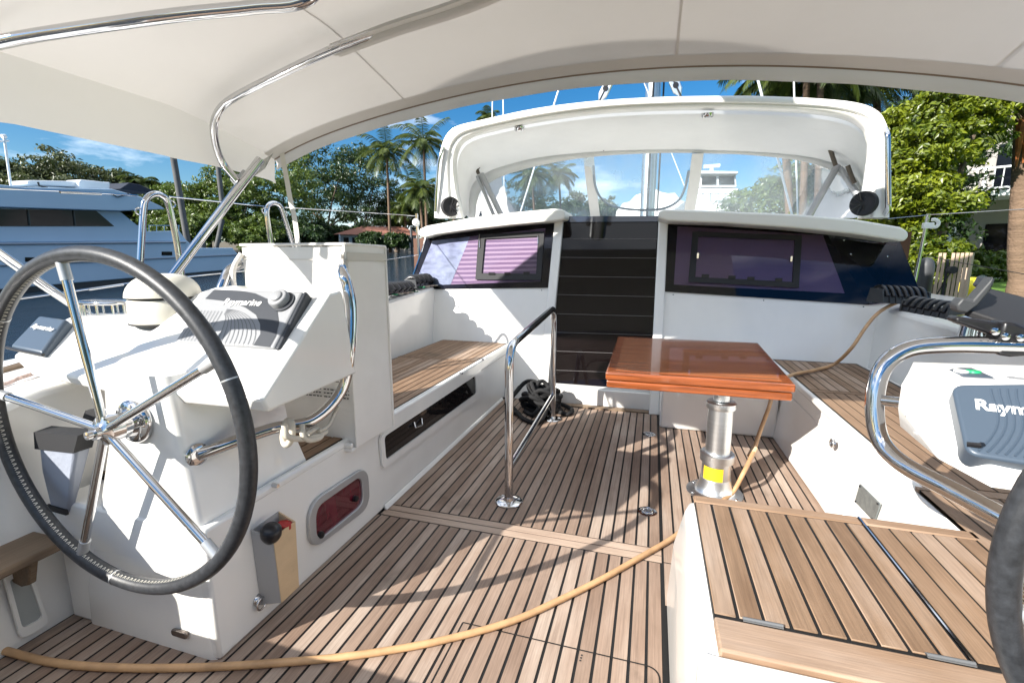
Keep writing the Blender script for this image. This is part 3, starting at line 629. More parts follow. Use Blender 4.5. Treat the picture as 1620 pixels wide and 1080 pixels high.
# port grab rail around the console
gr = thing('grab_rail', (-1.3, 1.3, .75), 'bent polished steel grab rail around the port console', 'grab rail')
gb = PX(313, 719, -1.405)
path = [gb, gb + (Vector((-1.215, 1.42, .765)) - gb) * .6, PX(495, 664, -1.205), PX(540, 618, -1.150), PX(553, 560, -1.120), PX(556, 495, -1.125), PX(550, 455, -1.14), PX(543, 432, -1.17), Vector((-1.30, 1.78, 1.33)), Vector((-1.40, 1.90, 1.34)), Vector((-1.80, 1.90, 1.34)), Vector((-1.915, 1.80, 1.31)), Vector((-1.93, 1.74, 1.24)), Vector((-1.94, 1.66, 1.05))]
b = MB(); b.tube(spline(path, 7), .0215, 16); build('tube', b, STEEL, gr, smooth=True)
b = MB(); b.lathe([(.038, 0), (.038, .005), (.03, .011), (.022, .013)], gb + Vector((-.004, 0, 0)), (1, -.1, 0), 24); build('foot_flange', b, STEEL, gr, smooth=True)
b = MB(); st = PX(548, 553, -1.122); b.tube([st, st + Vector((-.0, -.13, -.005)) * .2 + Vector((-.05, -.06, 0))], .016, 14); build('stand_off', b, mat('dull_steel', (.6, .56, .5), .3, 1), gr, smooth=True)
# rope tied round the rail
rk = MB(); k0 = PX(455, 684, -1.235)
ring = [k0 + Vector((.0, .0, 0)) + Vector((.018 * math.sin(a), .010 * math.cos(a * 1), .038 * math.cos(a))) * 1.1 for a in [i * math.pi / 8 for i in range(17)]]
rk.tube(spline(ring, 2), .012, 10)
rk.tube(spline([PX(450, 672, -1.2), PX(455, 690, -1.19), PX(480, 694, -1.19), PX(505, 688, -1.19), PX(515, 682, -1.2)], 6), [.011] * 25, 10)
rk.tube(spline([PX(478, 672, -1.2), PX(480, 690, -1.18), PX(492, 696, -1.18), PX(508, 690, -1.185), PX(500, 678, -1.2), PX(486, 686, -1.17)], 6), .010, 10)
rk.tube(spline([PX(505, 682, -1.18), PX(520, 672, -1.18), PX(528, 655, -1.18), PX(535, 642, -1.17)], 6), .0065, 10)
tag(build('knotted_rope', rk, ROPEW, smooth=True), 'off white rope knotted round the port console grab rail', 'rope')

# vinyl covered box standing on the bench
vc = thing('vinyl_cover', (-1.6, 1.95, .5), 'white vinyl cover over a tall slim box standing on the port bench', 'cover')
b = MB()
def vr(z, dx=0, dy=0, top=0): return [Vector((-1.865 - dx, 1.80 - dy, z)), Vector((-1.30 + dx, 1.80 - dy, z)), Vector((-1.288 + dx, 2.10 + dy, z)), Vector((-1.865 - dx, 2.10 + dy, z))]
rng_ = random.Random(11); rings = []
for k in range(15):
    z = .47 + (1.40 - .47) * k / 14; r4 = vr(z); ring_ = []
    for e in range(4):
        p_, q_ = r4[e], r4[(e + 1) % 4]
        for m_ in range(6):
            t_ = m_ / 6; v_ = p_.lerp(q_, t_); amp = .008 * math.sin(math.pi * t_); v_ += Vector((amp * math.sin(z * 9 + e * 2), amp * 1.1 * math.sin(z * 7.3 + t_ * 5 + e), 0)); ring_.append(v_)
    rings.append(ring_)
rings.append([Vector((v.x, v.y, 1.405 + .008 * math.sin(v.x * 14 + 1) - (.006 if abs(v.y - 1.95) > .13 else 0))) for v in rings[-1]])
b.loft(rings); o = build('box_cover', b, VINYL, vc, bevel=.008, bseg=2, smooth=True)
b = MB()
for (p, q2) in (((-1.298, 1.796, .47), (-1.298, 1.796, 1.41)), ((-1.298, 1.796, 1.41), (-1.285, 2.104, 1.405)), ((-1.87, 1.796, 1.41), (-1.298, 1.796, 1.41)), ((-1.285, 2.104, .47), (-1.285, 2.104, 1.405))):
    b.tube([p, q2], .0065, 8)
build('piping', b, VINYL, vc, smooth=True)
b = MB()
b.add([(-1.292, 1.80, 1.375), (-1.278, 2.10, 1.37), (-1.276, 2.10, 1.335), (-1.290, 1.80, 1.34)], [(0, 1, 2, 3)]); b.add([(-1.865, 1.792, 1.345), (-1.30, 1.792, 1.34), (-1.30, 1.7915, 1.343), (-1.865, 1.7915, 1.348)], [(0, 1, 2, 3)])
build('hem_seam', b, VINYLE, vc, flip=True)
b = MB(); pts = [Vector((-1.345, 1.785, 1.37)), Vector((-1.30, 1.77, 1.39)), Vector((-1.295, 1.79, 1.10)), Vector((-1.315, 1.76, .98)), Vector((-1.345, 1.765, 1.2))]
b.add(pts, [(0, 1, 2), (0, 2, 3), (0, 3, 4)]); build('corner_flap', b, VINYL, vc, solid=.006, smooth=True)
b = MB(); b.box((-1.875, 1.765, .452), (-1.30, 1.80, .475)); b.box((-1.88, 1.762, .475), (-1.302, 1.782, .50)); build('lower_flap', b, VINYL, vc, bevel=.008)
b = MB(); b.tube(spline([Vector((-1.86, 1.79, 1.37)), Vector((-1.895, 1.77, 1.30)), Vector((-1.90, 1.77, 1.2)), Vector((-1.86, 1.775, 1.08))], 5), .012, 8); build('side_fold', b, VINYL, vc, smooth=True)
# printed warning notes (illegible small print) on the aft face
Yf = 1.794
def ink_lines(x0, x1, zs, h=.006):
    m_ = MB()
    for z in zs:
        x = x0
        while x < x1:
            w_ = random.uniform(.010, .024); m_.add([(x, Yf, z), (min(x + w_, x1), Yf, z), (min(x + w_, x1), Yf, z + h), (x, Yf, z + h)], [(0, 1, 2, 3)]); x += w_ + .005
    return m_
pa = PY(525, 622, Yf); pb2 = PY(490, 622, Yf)
for (u0, u1, v0) in ((512, 552, 616), (470, 508, 612)):
    z_ = PY(u0, v0, Yf).z; m_ = ink_lines(PY(u0, v0, Yf).x, PY(u1, v0, Yf).x, [z_, z_ - .018, z_ - .036]); build('printed_note', m_, INK, vc, flip=True)
b = MB(); z_ = PY(520, 600, Yf).z; x_ = PY(511, 600, Yf).x; ringmesh(b, [(x_, Yf, z_ - .01), (x_ + .13, Yf, z_ - .01), (x_ + .13, Yf, z_ + .06), (x_, Yf, z_ + .06)], [(x_ + .003, Yf, z_ - .007), (x_ + .127, Yf, z_ - .007), (x_ + .127, Yf, z_ + .057), (x_ + .003, Yf, z_ + .057)], (0, .001, 0)); build('printed_frame', b, INK, vc)

# grey cloth bag behind the wheel
bgt = thing('cloth_bag', (-2.05, 1.04, .6), 'grey cloth bag with dark top hanging behind the port wheel', 'bag')
y_ = 1.055
q = [PY(83, 675, y_), PY(152, 680, y_), PY(118, 808, y_), PY(90, 800, y_)]
b = MB(); dpt = Vector((.0, -.05, 0))
b.loft([[q[0], q[1], q[1] + dpt + Vector((-.01, 0, 0)), q[0] + dpt + Vector((.01, 0, 0))], [q[0].lerp(q[3], .5), q[1].lerp(q[2], .5), q[1].lerp(q[2], .5) + dpt * .8, q[0].lerp(q[3], .5) + dpt * .8], [q[3], q[2], q[2] + dpt * .4, q[3] + dpt * .4]]); build('pouch', b, BAGG, bgt, bevel=.01, smooth=True)
b = MB(); u_ = Vector((0, -.004, 0)); b.loft([[q[0] + Vector((-.004, 0, .004)), q[1] + Vector((.004, 0, .004)), q[1] + dpt + u_, q[0] + dpt + u_], [q[0].lerp(q[3], .2) + Vector((-.004, 0, 0)), q[1].lerp(q[2], .2) + Vector((.004, 0, 0)), q[1].lerp(q[2], .2) + dpt + u_, q[0].lerp(q[3], .2) + dpt + u_]], caps=True); build('dark_hem', b, BLACKM, bgt)
b = MB(); s_ = [PY(130, 662, y_ + .0), PY(135, 649, y_), PY(150, 647, y_), PY(160, 655, y_)]; b.prism(s_ + [PY(160, 672, y_), PY(132, 672, y_)], (0, .02, 0)); build('tab', b, BLACKM, bgt)
b = MB(); b.prism([q[3] + Vector((-.005, -.02, 0)), q[2] + Vector((.005, -.02, 0)), q[2] + Vector((.003, -.02, .02)), q[3] + Vector((-.003, -.02, .02))], (0, -.01, 0)); build('bottom_hem', b, BLACKM, bgt)

# teak step on the port quarter
tsn = thing('teak_step', (-2.0, .85, .3), 'small weathered teak step bracketed to the white side near the wheel', 'step')
b = MB(); b.box((-2.14, .3, .345), (-1.93, 1.0, .375)); build('tread', b, TEAKD, tsn, bevel=.008)
b = MB(); b.prism([(-2.10, .90, .344), (-1.955, .90, .344), (-1.99, .90, .25), (-2.03, .90, .235), (-2.10, .90, .25)], (0, .025, 0)); build('bracket', b, TEAKD, tsn, bevel=.005)
lk_ = thing('storage_recess', (-2.08, .8, .1), 'white access door with rounded corners below the teak step', 'locker door')
pts = [PX(u, v, -2.075) for u, v in ((0, 900), (45, 898), (75, 985), (30, 1010))]
b = MB(); ringmesh(b, rrect(*pts, r=.3), [p.lerp(sum(pts, Vector()) / 4, .28) for p in rrect(*pts, r=.3)], (.012, 0, 0)); build('frame', b, GEL, lk_, smooth=True)
b = MB(); b.prism([p.lerp(sum(pts, Vector()) / 4, .28) for p in rrect(*pts, r=.3)], (.004, 0, 0)); build('panel', b, mat('grey_recess', (.35, .37, .36), .4), lk_)
b = MB(); p0 = PX(288, 1000, 0 - 1.62)
sv = MB(); c = PY(287, 999, 1.033); sv.prism(rrect(c + Vector((-.035, 0, .012)), c + Vector((.035, 0, .012)), c + Vector((.035, 0, -.014)), c + Vector((-.035, 0, -.014)), r=.49, n=6), (0, -.012, 0))
tag(build('courtesy_light', sv, mat('bronze_lens', (.20, .17, .15), .25, .6), bevel=.004), 'small oval courtesy light low on the port pedestal', 'light')

# ---------------- helm seats behind the camera (they shade the after end of the cockpit floor)
for x0_, x1_, lb_ in ((-2.05, -.42, 'white port helm seat behind the camera'), (.62, 1.6, 'white starboard helm seat behind the camera')):
    hs2 = thing('helm_bench', ((x0_ + x1_) / 2, .1, 0), lb_, 'seat')
    b = MB(); b.box((x0_, -.5, 0), (x1_, .42, .52)); build('seat_base', b, GEL, hs2, bevel=.03)
    b = MB(); b.box((x0_ + .05, -.45, .521), (x1_ - .05, .38, .56)); build('seat_top', b, TEAKW, hs2, bevel=.01)

# ================================================================ CABIN
cb = thing('cabin', (-.4, 4.6, 0), 'white cabin front with dark windows either side of the companionway', 'cabin')
PK, SK = (4.25, .4), (4.15, .4)
def W(u, v, off=0): return PL(u, v, PK[0] - off, PK[1])
def V_(u, v, off=0): return PL(u, v, SK[0] - off, SK[1])
def Wx(x, z, off=0): return Vector((x, PK[0] - off + PK[1] * z, z))
def Vx(x, z, off=0): return Vector((x, SK[0] - off + SK[1] * z, z))
b = MB()
b.prism([Wx(-2.50, 0), Wx(-2.50, 1.05), Wx(-2.47, 1.64), Wx(-1.0, 1.74), Wx(-1.0, 0)], (0, .06, 0)); build('wall', b, GEL, cb)
b = MB(); b.prism([Vx(.05, 0), Vx(.05, 1.72), Vx(1.6, 1.50), Vx(1.97, 1.44), Vx(1.97, .90), Vx(1.70, .5), Vx(1.6, 0)], (0, .06, 0)); build('wall', b, GEL, cb)
b = MB(); b.box((.112, 3.80, 0), (.955, 4.2, .42)); build('plinth', b, GEL, cb, bevel=.02)
b = MB()
b.prism([Wx(-1.003, .0, .03), Wx(-1.003, 1.80, .03), Wx(-.912, 1.82, .03), Wx(-.912, .0, .03)], (0, .2, 0)); build('door_jamb', b, GEL, cb, bevel=.01); b = MB()
b.prism([Vx(.028, .0, .035), Vx(.028, 1.70, .035), Vx(.115, 1.69, .035), Vx(.115, .0, .035)], (0, .3, 0)); build('door_jamb', b, GEL, cb, bevel=.01)
# companionway
b = MB(); b.prism([Wx(-.92, 1.76, -.02), Wx(.04, 1.74, -.02), Wx(.04, .16, -.02), Wx(-.10, .145, -.02), Wx(-.50, .10, -.02), Wx(-.53, .07, -.02), Wx(-.64, .07, -.02), Wx(-.68, .11, -.02), Wx(-.92, .12, -.02)], (0, .015, 0)); dr = build('companionway_door', b, DOORM, cb)
b = MB()
for (vl, vr_) in ((377.5, 378), (407, 408.5), (437, 439), (466, 469.5), (496.5, 500.5), (526, 530.5), (556, 561), (586.5, 591.5)):
    a = W(890, vl, -.015); c = W(1040, vr_, -.015); z0 = a.z; z1 = c.z
    p0 = Wx(-.915, z0, -.0185); p1 = Wx(.03, z1, -.0185); b.tube([p0, p1], .0016, 6)
build('board_seam', b, mat('seam_grey', (.20, .19, .19), .4), dr, smooth=True)
b = MB(); b.prism([Wx(-.915, 1.775, -.01), Wx(.035, 1.755, -.01), Wx(.035, 1.70, -.01), Wx(-.915, 1.715, -.01)], (0, .03, 0)); build('sliding_hatch_edge', b, mat('dark_blue_acrylic', (.008, .016, .035), .05, coat=.5), cb)
b = MB(); b.box((-.93, 4.22, 0), (.10, 4.40, .16)); build('sill', b, GEL, cb, bevel=.01)
b = MB(); b.box((-.95, 4.13, 0.001), (.10, 4.2, .012)); build('threshold', b, TEAKD, cb)
# interior seen faintly: warm panels
b = MB(); b.box((-3, 5.6, .2), (2.4, 5.62, 1.6)); build('inner_bulkhead', b, mat('interior_wood', (.10, .04, .02), .5), cb)
# visors
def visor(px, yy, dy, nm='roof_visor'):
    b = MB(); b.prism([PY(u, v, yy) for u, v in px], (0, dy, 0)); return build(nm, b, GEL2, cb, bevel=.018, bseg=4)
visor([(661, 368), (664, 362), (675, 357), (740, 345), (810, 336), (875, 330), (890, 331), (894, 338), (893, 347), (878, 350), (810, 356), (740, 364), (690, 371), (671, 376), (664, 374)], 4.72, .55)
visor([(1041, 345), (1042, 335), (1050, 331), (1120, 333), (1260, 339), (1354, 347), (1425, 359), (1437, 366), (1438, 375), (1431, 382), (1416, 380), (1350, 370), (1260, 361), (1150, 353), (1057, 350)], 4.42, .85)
# coachroof top behind the visors
b = MB(); b.loft([[Vector((-2.45, 5.2, 1.50)), Vector((-2.3, 5.2, 1.66)), Vector((-.4, 5.2, 1.755)), Vector((1.7, 5.2, 1.60)), Vector((1.95, 5.2, 1.45)), Vector((1.95, 5.2, .9)), Vector((-2.45, 5.2, .9))],
                   [Vector((-1.6, 12, 1.30)), Vector((-1.5, 12, 1.42)), Vector((-.3, 12, 1.5)), Vector((.9, 12, 1.42)), Vector((1.05, 12, 1.3)), Vector((1.05, 12, .9)), Vector((-1.6, 12, .9))]]); build('coachroof', b, GEL, cb)
# ---- port window
pw = MB(); pw.prism([W(676, 372, .012), W(878, 352, .012), W(868, 455, .012), W(740, 454.5, .012), W(690, 457, .012), W(648, 458, .012)], (0, .008, 0)); win = build('window', pw, GLASSD, cb)
def poly(mb, pts, m=None): mb.add(pts, [tuple(range(len(pts)))], m); return mb
def frame4(mb, fo, fi, pts_o, pts_i, off, dy=.012):
    mb_ = [fo(u, v, off) for u, v in pts_o]; mi_ = [fi(u, v, off) for u, v in pts_i]; return ringmesh(mb, mb_, mi_, (0, dy, 0))
b = MB(); frame4(b, W, W, ((676, 372), (878, 352), (868, 455), (648, 458)), ((684, 381), (863, 361), (855, 445), (655, 452)), .006, .003); build('border', b, FRIT, win)
b = MB(); frame4(b, W, W, ((757, 371), (861, 366), (856, 443), (752, 442)), ((767, 378), (851, 374), (848, 433), (762, 432)), .026, .03); hf = build('opening_frame', b, BLACKM, win, bevel=.003)
for (u, v) in ((778, 434), (803, 434), (833, 433)):
    b = MB(); b.box(W(u - 5, v + 1, .03), W(u + 5, v - 3, .04)); build('hinge', b, BLACK, hf, bevel=.003)
for u, v0, v1 in ((758.5, 371, 392), (851, 372, 386)):
    b = MB(); b.tube([W(u, v0, .032), W(u, v1, .032)], .006, 8); build('latch', b, STEEL, hf, smooth=True)
def blinds(f, tl, tr, br, bl, n, off, dz):
    mb = MB(); P0 = []
    TL, TR, BR, BL = [f(u, v, off) for u, v in (tl, tr, br, bl)]
    for i in range(n + 1):
        t_ = i / n; d = Vector((0, dz if i % 2 else 0, 0)); P0.append((TL.lerp(BL, t_) + d, TR.lerp(BR, t_) + d))
    for i in range(n): mb.add([P0[i][0], P0[i][1], P0[i + 1][1], P0[i + 1][0]], [(0, 1, 2, 3)])
    return mb
build('pleated_blind', blinds(W, (748, 362), (864, 358), (858, 452), (712, 454), 26, .0035, -.0009), BLINDM, win, flip=True)
b = MB(); poly(b, [W(676, 374, .004), W(747, 366, .004), (W(711, 454, .004)), W(648, 457, .004)]); build('reflection_pane', b, SKYREFL, win, flip=True)  # panel behind the glass, coloured to paint in its bluish reflection
# side glass wrapping forward
b = MB(); a_ = W(676, 373, .0); c_ = W(646, 458, .0); b.prism([a_, c_, c_ + Vector((.0, 1.4, 0)), a_ + Vector((.35, 1.4, 0))], (-.012, 0, 0)); build('side_window', b, mat('side_glass', (.01, .05, .12), .04, coat=.6), cb)
# ---- starboard window
sw = MB(); sw.prism([V_(1057, 349, .012), V_(1423, 380, .012), V_(1460, 472, .012), V_(1378, 482, .012), V_(1050.5, 461, .012)], (0, .008, 0)); win2 = build('window', sw, GLASSD, cb)
b = MB(); frame4(b, V_, V_, ((1057, 349), (1305, 364), (1375, 482), (1050.5, 461)), ((1072, 358), (1302, 372), (1337, 464), (1066, 450)), .006, .003)
poly(b, [V_(1305, 364, .004), V_(1423, 380, .004), V_(1460, 472, .004), V_(1376, 481, .004), V_(1337, 466, .004), V_(1303, 371, .004)]); build('border', b, FRIT, win2, flip=True)
b = MB(); frame4(b, V_, V_, ((1096, 366), (1269, 372.5), (1264, 455), (1089, 446)), ((1105, 374), (1258, 380), (1254, 446), (1100, 438)), .026, .03); hf = build('opening_frame', b, BLACKM, win2, bevel=.003)
for u, v in ((1116, 438), (1158, 440), (1188, 442), (1232, 444)):
    b = MB(); b.box(V_(u - 6, v + 1, .03), V_(u + 6, v - 4, .042)); build('hinge', b, BLACK, hf, bevel=.003)
for u, v in ((1104, 405), (1252, 410)):
    b = MB(); b.box(V_(u - 2, v + 4, .03), V_(u + 2, v - 5, .04)); build('latch', b, STEEL, hf, bevel=.002)
build('pleated_blind', blinds(V_, (1066, 354), (1300, 369), (1340, 468), (1062, 456), 30, .0035, -.0005), BLINDM, win2, flip=True)
for u, v in ((1335, 380), (1397, 383), (1346, 402), (1404, 405.5)):
    b = MB(); b.lathe([(.006, 0), (.005, .004), (.001, .005)], V_(u, v, .013), (0, -1, 0), 10); build('stud', b, STEEL, win2, smooth=True)
for f, u, v in ((V_, 1065, 466), (V_, 1208, 475), (V_, 1366, 485), (W, 857, 459), (W, 773, 459)):
    b = MB(); b.lathe([(.005, 0), (.005, .003), (.001, .004)], f(u, v, .001), (0, -1, 0), 10); build('screw', b, DKGREY, cb, smooth=True)

# ================================================================ SPRAYHOOD
sh_ = thing('sprayhood', (-.3, 5, 1.7), 'white hard framed sprayhood with clear vinyl windows over the cabin top', 'sprayhood')
YA, YF = 4.95, 6.0
ao = [(688, 345), (689, 310), (693, 270), (699, 238), (708, 215), (725, 201), (760, 192), (850, 173), (950, 161), (1050, 155.5), (1130, 154), (1200, 154), (1290, 158), (1350, 164), (1382, 175), (1397, 193), (1403, 225), (1405, 345)]
ai = [(733, 345), (728, 322), (722, 300), (718, 262), (722, 236), (736, 219), (775, 206), (855, 190), (950, 177), (1050, 171.5), (1130, 170.5), (1200, 171.5), (1285, 176), (1335, 184), (1362, 196), (1375, 214), (1378, 245), (1360, 345)]
fo = [(742, 345), (742, 318), (746, 296), (757, 282), (775, 271), (800, 262), (850, 250), (905, 243.5), (960, 239.5), (1020, 237.5), (1070, 237), (1120, 238), (1180, 240), (1250, 245), (1300, 253), (1338, 268), (1362, 295), (1374, 345)]
AO = [PY(u, v, YA) for u, v in ao]; AM = [PY(u, v, YA + .01) for u, v in ai]; FO = [PY(u, v, YF) for u, v in fo]
def sp(P, n=4): return spline(P, n)
AO_, AM_, FO_ = sp(AO), sp(AM), sp(FO)
b = MB(); n = len(AO_)
mid = [AM_[i].lerp(FO_[i], .5) + Vector((0, 0, .03)) for i in range(n)]
q3 = [AM_[i].lerp(FO_[i], .12) for i in range(n)]
b.loft([q3, mid, FO_], closed=False); 
top = [AO_[i].lerp(FO_[i], .6) + Vector((0, 0, .09)) for i in range(n)]; b.loft([AO_, top, [p + Vector((0, .05, .02)) for p in FO_]], closed=False)
build('canopy', b, HOODC, sh_, smooth=True, flip=False)
b = MB(); lip = [AO_[i].lerp(AM_[i], .5) for i in range(n)]
cross = []
for i in range(n):
    o_, m_ = AO_[i], AM_[i]; d = (m_ - o_)
    cross.append([o_, o_ + d * .05 + Vector((0, -.05, 0)), o_ + d * .35 + Vector((0, -.062, 0)), o_ + d * .62 + Vector((0, -.052, 0)), o_ + d * .68 + Vector((0, -.02, 0)), o_ + d * .8 + Vector((0, -.026, 0)), o_ + d * .95 + Vector((0, -.015, 0)), o_ + d * 1.0 + Vector((0, .03, 0)), o_ + d * .9 + Vector((0, .12, 0)), o_ + Vector((0, .12, 0))])
b.loft(cross); build('front_moulding', b, GEL, sh_, smooth=True)
# valance band below the front arch and the windows
bt = [(742, 345), (745, 345), (752, 345), (765, 345), (785, 345), (810, 345), (855, 345), (905, 345), (960, 345), (1020, 345), (1070, 345), (1120, 345), (1180, 345), (1250, 345), (1300, 345), (1338, 345), (1362, 345), (1374, 345)]
FI = [PY(u, v, YF + .0) for u, v in [(752, 345), (754, 322), (760, 303), (771, 292), (790, 281), (815, 272), (858, 261), (908, 252), (962, 246), (1020, 243), (1070, 242), (1120, 243), (1180, 245), (1250, 252), (1295, 262), (1328, 278), (1350, 302), (1362, 345)]]
FI_ = sp(FI); b = MB(); b.loft([FO_, FI_], closed=False); build('valance', b, HOODC, sh_, solid=.01, smooth=True)
BT_ = sp([PY(u, v, YF + .55) for u, v in bt])
def wsub(i0, i1):
    b = MB(); g = []
    for j in range(7):
        t_ = j / 6; g.append([FI_[i].lerp(BT_[i], t_) + Vector((0, .02 * math.sin(i * .9) * math.sin(t_ * 3.1), 0)) for i in range(i0, i1 + 1)])
    b.loft(g, closed=False); return b
cut1 = 4 * 7 + 2; cut2 = 4 * 11 - 1
build('side_window', wsub(0, cut1), GLASSC, sh_, smooth=True, flip=True); build('centre_window', wsub(cut1, cut2), GLASSC, sh_, smooth=True, flip=True); build('side_window', wsub(cut2, n - 1), GLASSC, sh_, smooth=True, flip=True)
def fpt(u, v, e=-.02):                                             # on the sloping front
    v0 = 243; t_ = max(0, min(1, (v - v0) / (345 - v0))); return PY(u, v, YF + .55 * t_ + e)
for pts in (((920, 250), (925, 250 + 45), (933, 345)), ((941, 246), (945, 290), (952, 345))):
    pass
b = MB(); ribbon(b, [fpt(931, 246), fpt(935, 290), fpt(942, 345)], .125, up=(0, -1, .5)); build('zip_strap', b, HOODC, sh_, solid=.006)
b = MB(); ribbon(b, [fpt(1104, 243), fpt(1098, 290), fpt(1089, 345)], .125, up=(0, -1, .5)); build('zip_strap', b, HOODC, sh_, solid=.006)
b = MB(); ribbon(b, spline([fpt(939, 262), fpt(941, 290), fpt(950, 312), fpt(970, 326), fpt(1005, 332), fpt(1045, 331), fpt(1070, 320), fpt(1082, 302), fpt(1090, 270)], 5), .03, up=(0, -1, .5)); build('window_zip', b, mat('zip_tape', (.25, .30, .36), .6), sh_, solid=.004)
# frame struts inside
for (p, q2, r_) in (((762, 276), (795, 345), .035), ((755, 278), (783, 345), .022), ((1325, 262), (1278, 345), .035), ((1328, 266), (1364, 318), .03)):
    b = MB(); b.tube([PY(*p, 5.9), PY(*q2, 5.75)], r_, 10); build('strut', b, mat('strut_grey', (.45, .46, .48), .4, .5), sh_, smooth=True)
for pts in (((757, 252), (758, 262), (755, 268), (757, 275)), ((742, 276), (735, 292), (726, 312)), ((1313, 235), (1318, 250), (1322, 262)), ((1341, 262), (1346, 276), (1352, 290))):
    b = MB(); b.tube(spline([PY(u, v, 5.75) for u, v in pts], 3), .022, 8); build('clamp', b, mat('clamp_dark', (.10, .085, .07), .5, .6), sh_, smooth=True)
# loudspeakers
for (u, v) in ((713, 327), (1366, 322)):
    spk_ = MB(); c = PY(u, v, YA - .05); ax_ = Vector((1.0 if u < 900 else -.9, -1, 0)); spk_.lathe([(.104, -.03), (.104, .012), (.095, .02), (.085, .014), (.03, .006), (.001, .02)], c, ax_, 30)
    s_o = build('loudspeaker', spk_, BLACKM, sh_, smooth=True)
    b = MB()
    for k in range(5): a = k * math.pi / 5; b.tube([c + ax_.normalized() * .018 + Vector((.09 * math.cos(a), 0, .09 * math.sin(a))), c + ax_.normalized() * .018 - Vector((.09 * math.cos(a), 0, .09 * math.sin(a)))], .006, 6)
    build('grille', b, BLACK, s_o, smooth=True)
for (u, v) in ((822, 205), (1119, 184)):
    b = MB(); c = PY(u, v, YA + .12); b.lathe([(.055, .03), (.055, -.004), (.045, -.014), (.036, -.012), (.03, -.004), (.001, -.004)], c, (0, -.25, 1), 24); build('dome_light', b, STEEL, sh_, smooth=True)
for i, (u, v) in enumerate(((955, 237), (997, 234), (1028, 233.5), (1073, 232.5))):
    b = MB(); b.lathe([(.014, 0), (.014, .012), (.001, .014)], PY(u, v, YF - .02), (0, -1, 0), 12); build('snap_stud', b, BLACK, sh_, smooth=True)
# grab tubes on the hood's after edge
b = MB(); b.tube(bend([PY(1400, 205, 4.9), PY(1404, 212, 4.84), PY(1405, 330, 4.84), PY(1400, 338, 4.9)], .04), .022, 12); build('grab_tube', b, STEEL, sh_, smooth=True)
b = MB(); b.tube(spline([PY(702, 233, 4.87), PY(694, 255, 4.85), PY(691, 290, 4.85), PY(689, 335, 4.87)], 4), .016, 12); build('grab_tube', b, STEEL, sh_, smooth=True)

# ================================================================ BIMINI
bi = thing('bimini', (-.2, 1.6, 2.2), 'wide cream canvas bimini awning stretched over the cockpit', 'bimini')
YB0, YB1 = .85, 2.36
def bz(x, y):
    s_ = abs(x + .2) / 1.85
    z = 2.307 - .083 * (x + .32) ** 2 - .055 * s_ ** 9
    z -= .11 * max(0, (y - 1.7) / .66) ** 1.3 + .05 * max(0, (1.1 - y) / .3)
    z -= .012 * math.sin((y - .85) * 7) ** 2 * (1 - s_ ** 4) * .4
    return z
nx, ny = 72, 26
def bx_(i): 
    t_ = -1 + 2 * i / nx; return -.2 + 1.85 * math.copysign(abs(t_) ** .8, t_)
b = MB(); rows = []
for j in range(ny + 1):
    row = []
    for i in range(nx + 1):
        x = bx_(i); q_ = min(1, max(0, (x + 2.05) / .6)); ya_ = 1.02 - .27 * q_ * q_ * (3 - 2 * q_); y = ya_ + (YB1 - ya_) * j / ny; yy = y - (.10 * (abs(x + .2) / 1.85) ** 4 if j == ny else .10 * (abs(x + .2) / 1.85) ** 4 * (j / ny)) ; row.append(Vector((x, yy, bz(x, y))))
    rows.append(row)
b.loft(rows, closed=False); build('canopy', b, BIMINI, bi, smooth=True, flip=True)
# hanging front hem
fr = rows[-1]; b = MB(); b.loft([fr, [p + Vector((0, .012, -.028)) for p in fr], [p + Vector((0, .006 + .004 * math.sin(i * .7), -.060)) for i, p in enumerate(fr)]], closed=False); build('front_hem', b, BIMINI, bi, smooth=True, flip=True)
b = MB(); ribbon(b, [p + Vector((0, -.004, -.006)) for p in fr], .007, up=(0, -1, -.3)); build('hem_seam', b, mat('seam_brown', (.22, .16, .12), .7), bi, flip=True)
b = MB(); fr2 = [p + Vector((0, -.075, .004)) for p in fr]; fr2 = [Vector((p.x, p.y, bz(p.x, p.y + .1 * (abs(p.x + .2) / 1.85) ** 4) - .003)) for p in fr2]; b.loft([fr2, [p + Vector((0, -.001, -.004)) for p in fr]], closed=False); build('doubled_hem', b, BIMINI, bi, smooth=True, flip=True)
# side skirts
for e in (0, nx):
    ed = [r[e] for r in rows]; sg = -1 if e == 0 else 1; dz_ = .10 if e == 0 else 0
    b = MB(); b.loft([ed, [p + Vector((sg * .012, 0, -.06 - dz_ * .5)) for p in ed], [p + Vector((sg * .014, .01 * math.sin(i * .8), -.115 - dz_ * max(.15, min(1, (2.3 - p.y) / .6)))) for i, p in enumerate(ed)]], closed=False); build('side_skirt', b, BIMINI, bi, smooth=True, flip=True)
# loose corner flap at the port strut
b = MB(); g = []
for j in range(6):
    t_ = j / 5; g.append([PY(432 - 34 * t_, 243 + 22 * t_, 2.2 - .12 * t_), PY(425 - 30 * t_, 255 + 20 * t_ , 2.16 - .12 * t_ + .02), PY(420 - 17 * t_, 266 + 12 * t_, 2.15 - .1 * t_)])
b.loft(g, closed=False); build('corner_flap', b, BIMINI, bi, smooth=True, flip=True, solid=.003)
